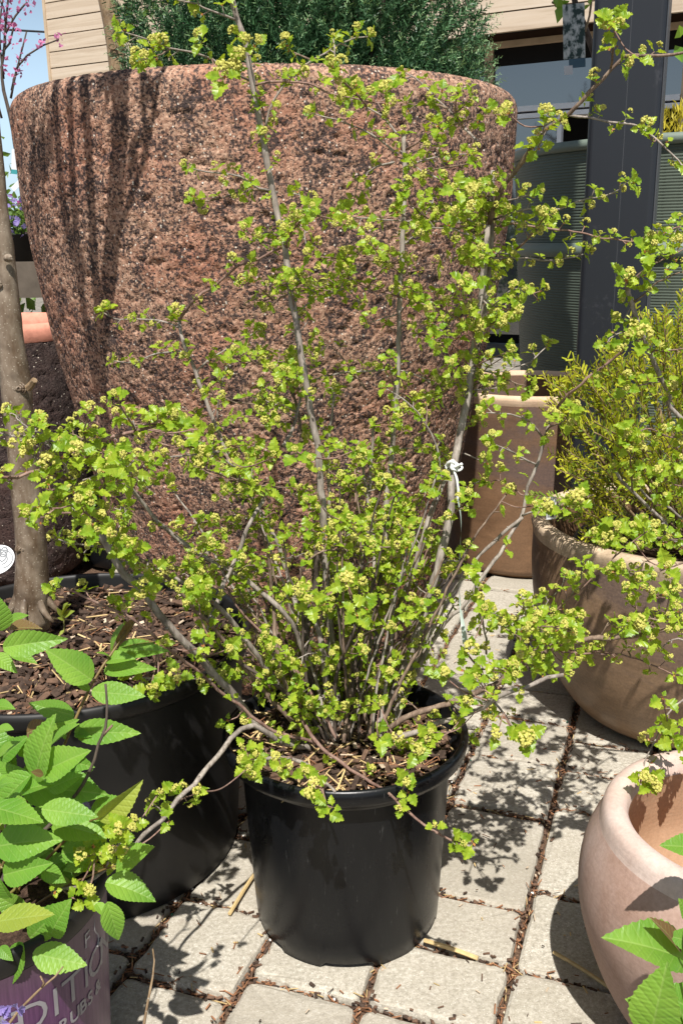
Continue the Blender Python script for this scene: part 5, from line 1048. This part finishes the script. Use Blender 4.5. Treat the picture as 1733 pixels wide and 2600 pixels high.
merged('blossom', [(LV, LF, T, 0)], ['redbud_pink'], rb)
lab = thing('plant_label', P(42, 410, 4.0), 'white plastic plant label with teal end hanging at far left', 'label')
m_ = MB(); Rm = frame(unit((.12, .05, 1)), (0, -1, 0)); c0 = P(43, 412, 4.0); m_.box((-.020, -.028, 0), (.018, .048, .001), 0, (Rm, c0)); m_.build('card', 'white_label', lab); m_ = MB(); m_.box((-.020, -.045, 0), (.018, -.0285, .001), 0, (Rm, c0)); m_.build('stripe', 'teal_print', lab)
lab2 = thing('plant_label', P(46, 468, 4.0), 'slanting white plant label below the teal-ended one', 'label'); m_ = MB(); Rm = frame(unit((.9, .05, .75)), (0, -1, .1)); m_.box((-.010, -.03, 0), (.010, .03, .001), 0, (Rm, P(46, 468, 4.0))); m_.build('card', 'white_label', lab2)
# bench with flowers
bn = thing('plant_bench', P(60, 800, 4.1)*[1, 1, 0], 'weathered grey timber plant bench at far left carrying potted flowers', 'bench')
pb = P(85, 710, 4.1); m_ = MB(); m_.box((-1.2+pb[0], 4.08, pb[2]-.072), (pb[0]+.7, 4.12, pb[2]+.072)); m_.build('front_board', 'wood_grey', bn)
for k_ in range(4): m_ = MB(); m_.box((-1.2+pb[0], 4.125+.15*k_, pb[2]+.045), (pb[0]+.7, 4.265+.15*k_, pb[2]+.068)); m_.build('slat', 'wood_grey', bn)
for xx in (-1.1, 0.05, .62): m_ = MB(); m_.box((pb[0]+xx, 4.125, 0), (pb[0]+xx+.07, 4.19, pb[2]+.044)); m_.build('leg', 'wood_grey', bn)
def flowerpot(px, py, Y, label, cols_, s=.11, gr='young plants on the left bench'):
    c = P(px, py, Y); c[2] = pb[2]+.069; root = thing('potted_flower', c, label, 'potted flower', gr)
    m_ = MB(); lathe(m_, c, [(0, 0), (s*.42, 0), (s*.55, s*.9), (s*.58, s*.92), (s*.55, s*.95), (s*.5, s*.85), (0, s*.8)], 24); m_.build('pot', 'black_plastic_dull', root, True)
    simple_crown('foliage', 150, lambda: c+[0, 0, s*1.35]+unit(rng.normal(size=3))*s*random.uniform(.2, .75)*[1, 1, .7], .03, ['leaf_far'], root)
    T = [[] for _ in cols_]
    for _ in range(34): d = unit(rng.normal(size=3)+[0, -.5, .5]); T[random.randrange(len(cols_))].append((frame(rdir(), d)*.032, c+[0, 0, s*1.4]+d*s*.8*[1, 1, .8]))
    merged('blossom', [(LEAF[0][0], LEAF[0][1], t, i) for i, t in enumerate(T)], cols_, root)
flowerpot(58, 650, 4.25, 'black pot of violet flowers on the far left bench', ['petal_violet'], .12)
flowerpot(25, 610, 4.55, 'black pot of magenta flowers on the far left bench', ['petal_magenta', 'petal_violet'], .15)
flowerpot(110, 655, 4.4, 'pot of mauve flowers on the bench beside the huge planter', ['petal_violet'], .11)
for i, (x, Y, r, h, lb) in enumerate([(-2.35, 6.0, .45, 1.75, 'loose green shrub beyond the bench at far left'), (-2.9, 8.0, .6, 2.0, 'taller green shrub in the distance at far left'), (-1.95, 5.2, .22, 1.3, 'small leafy shrub right behind the violet flowers'), (-3.0, 5.6, .5, 1.5, 'green shrub mostly outside the left edge')]):
    b = thing('green_shrub', (x, Y, 0), lb, 'shrub', 'shrubs in the left background'); m_ = MB(); tube(m_, [(x, Y, 0), (x+.02, Y, h*.6)], .02, 6); m_.build('trunk', 'trunk_dark', b)
    simple_crown('crown', 900, (lambda x=x, Y=Y, r=r, h=h: np.array([x, Y, h*.55])+unit(rng.normal(size=3))*np.array([r, r, h*.45])*random.uniform(.3, 1)), .07, ['leaf_far', 'yew_green'], b, [3, 1])
for i, x in enumerate((-.5, -.28, -.05)):
    c = np.array([x-1.35, 4.0, 0]); b = nursery_pot(c, .11, .2, .09, ('black pot standing on the ground under the bench', 'second black pot under the bench, near the huge planter', 'black pot under the bench end')[i], 'black_plastic_dull', notch=False)
lowp = thing('green_shrub', (-1.75, 4.55, 0), 'leafy plants added to darken the space under the flower bench', 'shrub'); m_ = MB(); tube(m_, [(-1.75, 4.55, 0), (-1.75, 4.55, .4)], .01, 5); m_.build('trunk', 'trunk_dark', lowp)
simple_crown('crown', 1500, lambda: np.array([random.uniform(-2.6, -1.0), random.uniform(4.35, 4.8), random.uniform(0.02, .72)]), .07, ['leaf_far', 'yew_green'], lowp, [4, 1])  # foliage added so the bright ground below the bench reads dark
# yellow conifer on the right
yl = thing('golden_shrub', GC+[.15, .15, 1.24], 'golden-yellow feathery shrub in the green ribbed planter right of the post', 'shrub')
yc = P(1735, 325, 4.1); T = []
for _ in range(900): d = unit(np.array([random.gauss(0, .45), random.gauss(0, .45), 1])); p = yc+np.array([random.uniform(-.10, .5), random.uniform(-.15, .2), random.uniform(-.03, .08)]); T.append((frame(d, rdir())*np.array([[.5], [.5], [.5]])*random.uniform(.04, .10), p))
m_ = MB(); tube(m_, [GC+[.15, .15, 1.22], yc+[.1, 0, .0]], .01, 5); m_.build('stem', 'trunk_tan', yl); merged('foliage', [(LV*[.35, 1, 1], LF, T, 0)], ['leaf_far_yellow'], yl)
# small tree beside the post with the hanging tag
t3 = thing('small_leafy_tree', np.array([*P(1520, 300, 3.2)[:2], 0]), 'thin tree half hidden behind the dark post, with a picture tag on a branch', 'tree')
m_ = MB(); q = smooth_path([np.array([*P(1560, 300, 3.2)[:2], .2]), P(1545, 400, 3.2), P(1505, 130, 3.2), P(1480, 60, 3.2), P(1462, 20, 3.2), P(1440, -80, 3.2)], .05); tube(m_, q, np.linspace(.024, .008, len(q)), 8); m_.build('trunk', 'trunk_dark', t3, True)
for pts in ([(1478,55),(1450,30),(1425,18),(1400,5)], [(1484,80),(1495,40),(1500,0)], [(1445,27),(1430,0)]):
    m_ = MB(); tube(m_, smooth_path([P(x, y, 3.18) for x, y in pts], .02), .0035, 5); m_.build('branch', 'trunk_tan', t3)
lt = [(frame(rdir(1, .3), rdir(1, .4))*.055, P(x, y, 3.15)) for (x, y) in ((1405,10),(1412,22),(1425,8),(1445,2),(1420,-5),(1497,12),(1490,20),(1440,20),(1712,115),(1730,125),(1725,95))]
merged('young_leaves', [(LV*[1.1, 1, 1], LF, lt, 0)], ['leaf_spirea'], t3)
p3_ = nursery_pot(np.array([*P(1560, 300, 3.2)[:2], 0])-[0.05, 0.0, 0], .1, .22, .08, 'black nursery pot of the thin tree behind the post')
ht = thing('picture_tag', P(1452, 40, 3.1), 'dark plant tag with white blossom picture hanging from a branch left of the post', 'label')
Rm = frame(unit((-.06, 0.05, 1)), unit((-.1, -1, .25))); c0 = P(1456, 92, 3.05); m_ = MB()
m_.box((-.031, -.060, 0), (.031, .086, .0012), 0, (Rm, c0)); m_.build('card', 'photo_tag', ht)
m_ = MB(); m_.box((-.016, -.085, .0), (.031, -.0605, .0012), 0, (Rm, c0)); m_.build('lower_strip', 'blue_print', ht); m_ = MB(); m_.box((-.030, -.102, .0013), (-.006, -.078, .0022), 0, (Rm, c0)); m_.build('price_sticker', 'white_label', ht)
m_ = MB(); tube(m_, [c0+Rm@np.array([0, .08, 0]), P(1450, 40, 3.12), P(1452, 28, 3.17)], .0012, 4); m_.build('tie', 'drawing_grey', ht)
# bare trees behind the viewer, mirrored in the window glass
for i, (x, y, h) in enumerate([(-9.6, -4.0, 7.5), (-12.8, -5.6, 8.5), (-12.6, -8.4, 8.5), (-9.2, -5.6, 7.2)]):
    b = thing('bare_tree', (x, y, 0), ('bare branching tree seen only as a reflection in the window, nearest one', 'second bare tree reflected in the window', 'bare tree reflected at the right of the window', 'distant bare tree reflected in the window')[i], 'tree', 'bare trees mirrored in the windows')
    m_ = MB(); tips = []; grow(m_, np.array([x, y, 0.]), (0, 0, 1), h*.30, .12, 5, tips, 3, .6, .25, 5, .008); m_.build('trunk', 'trunk_dark', b)
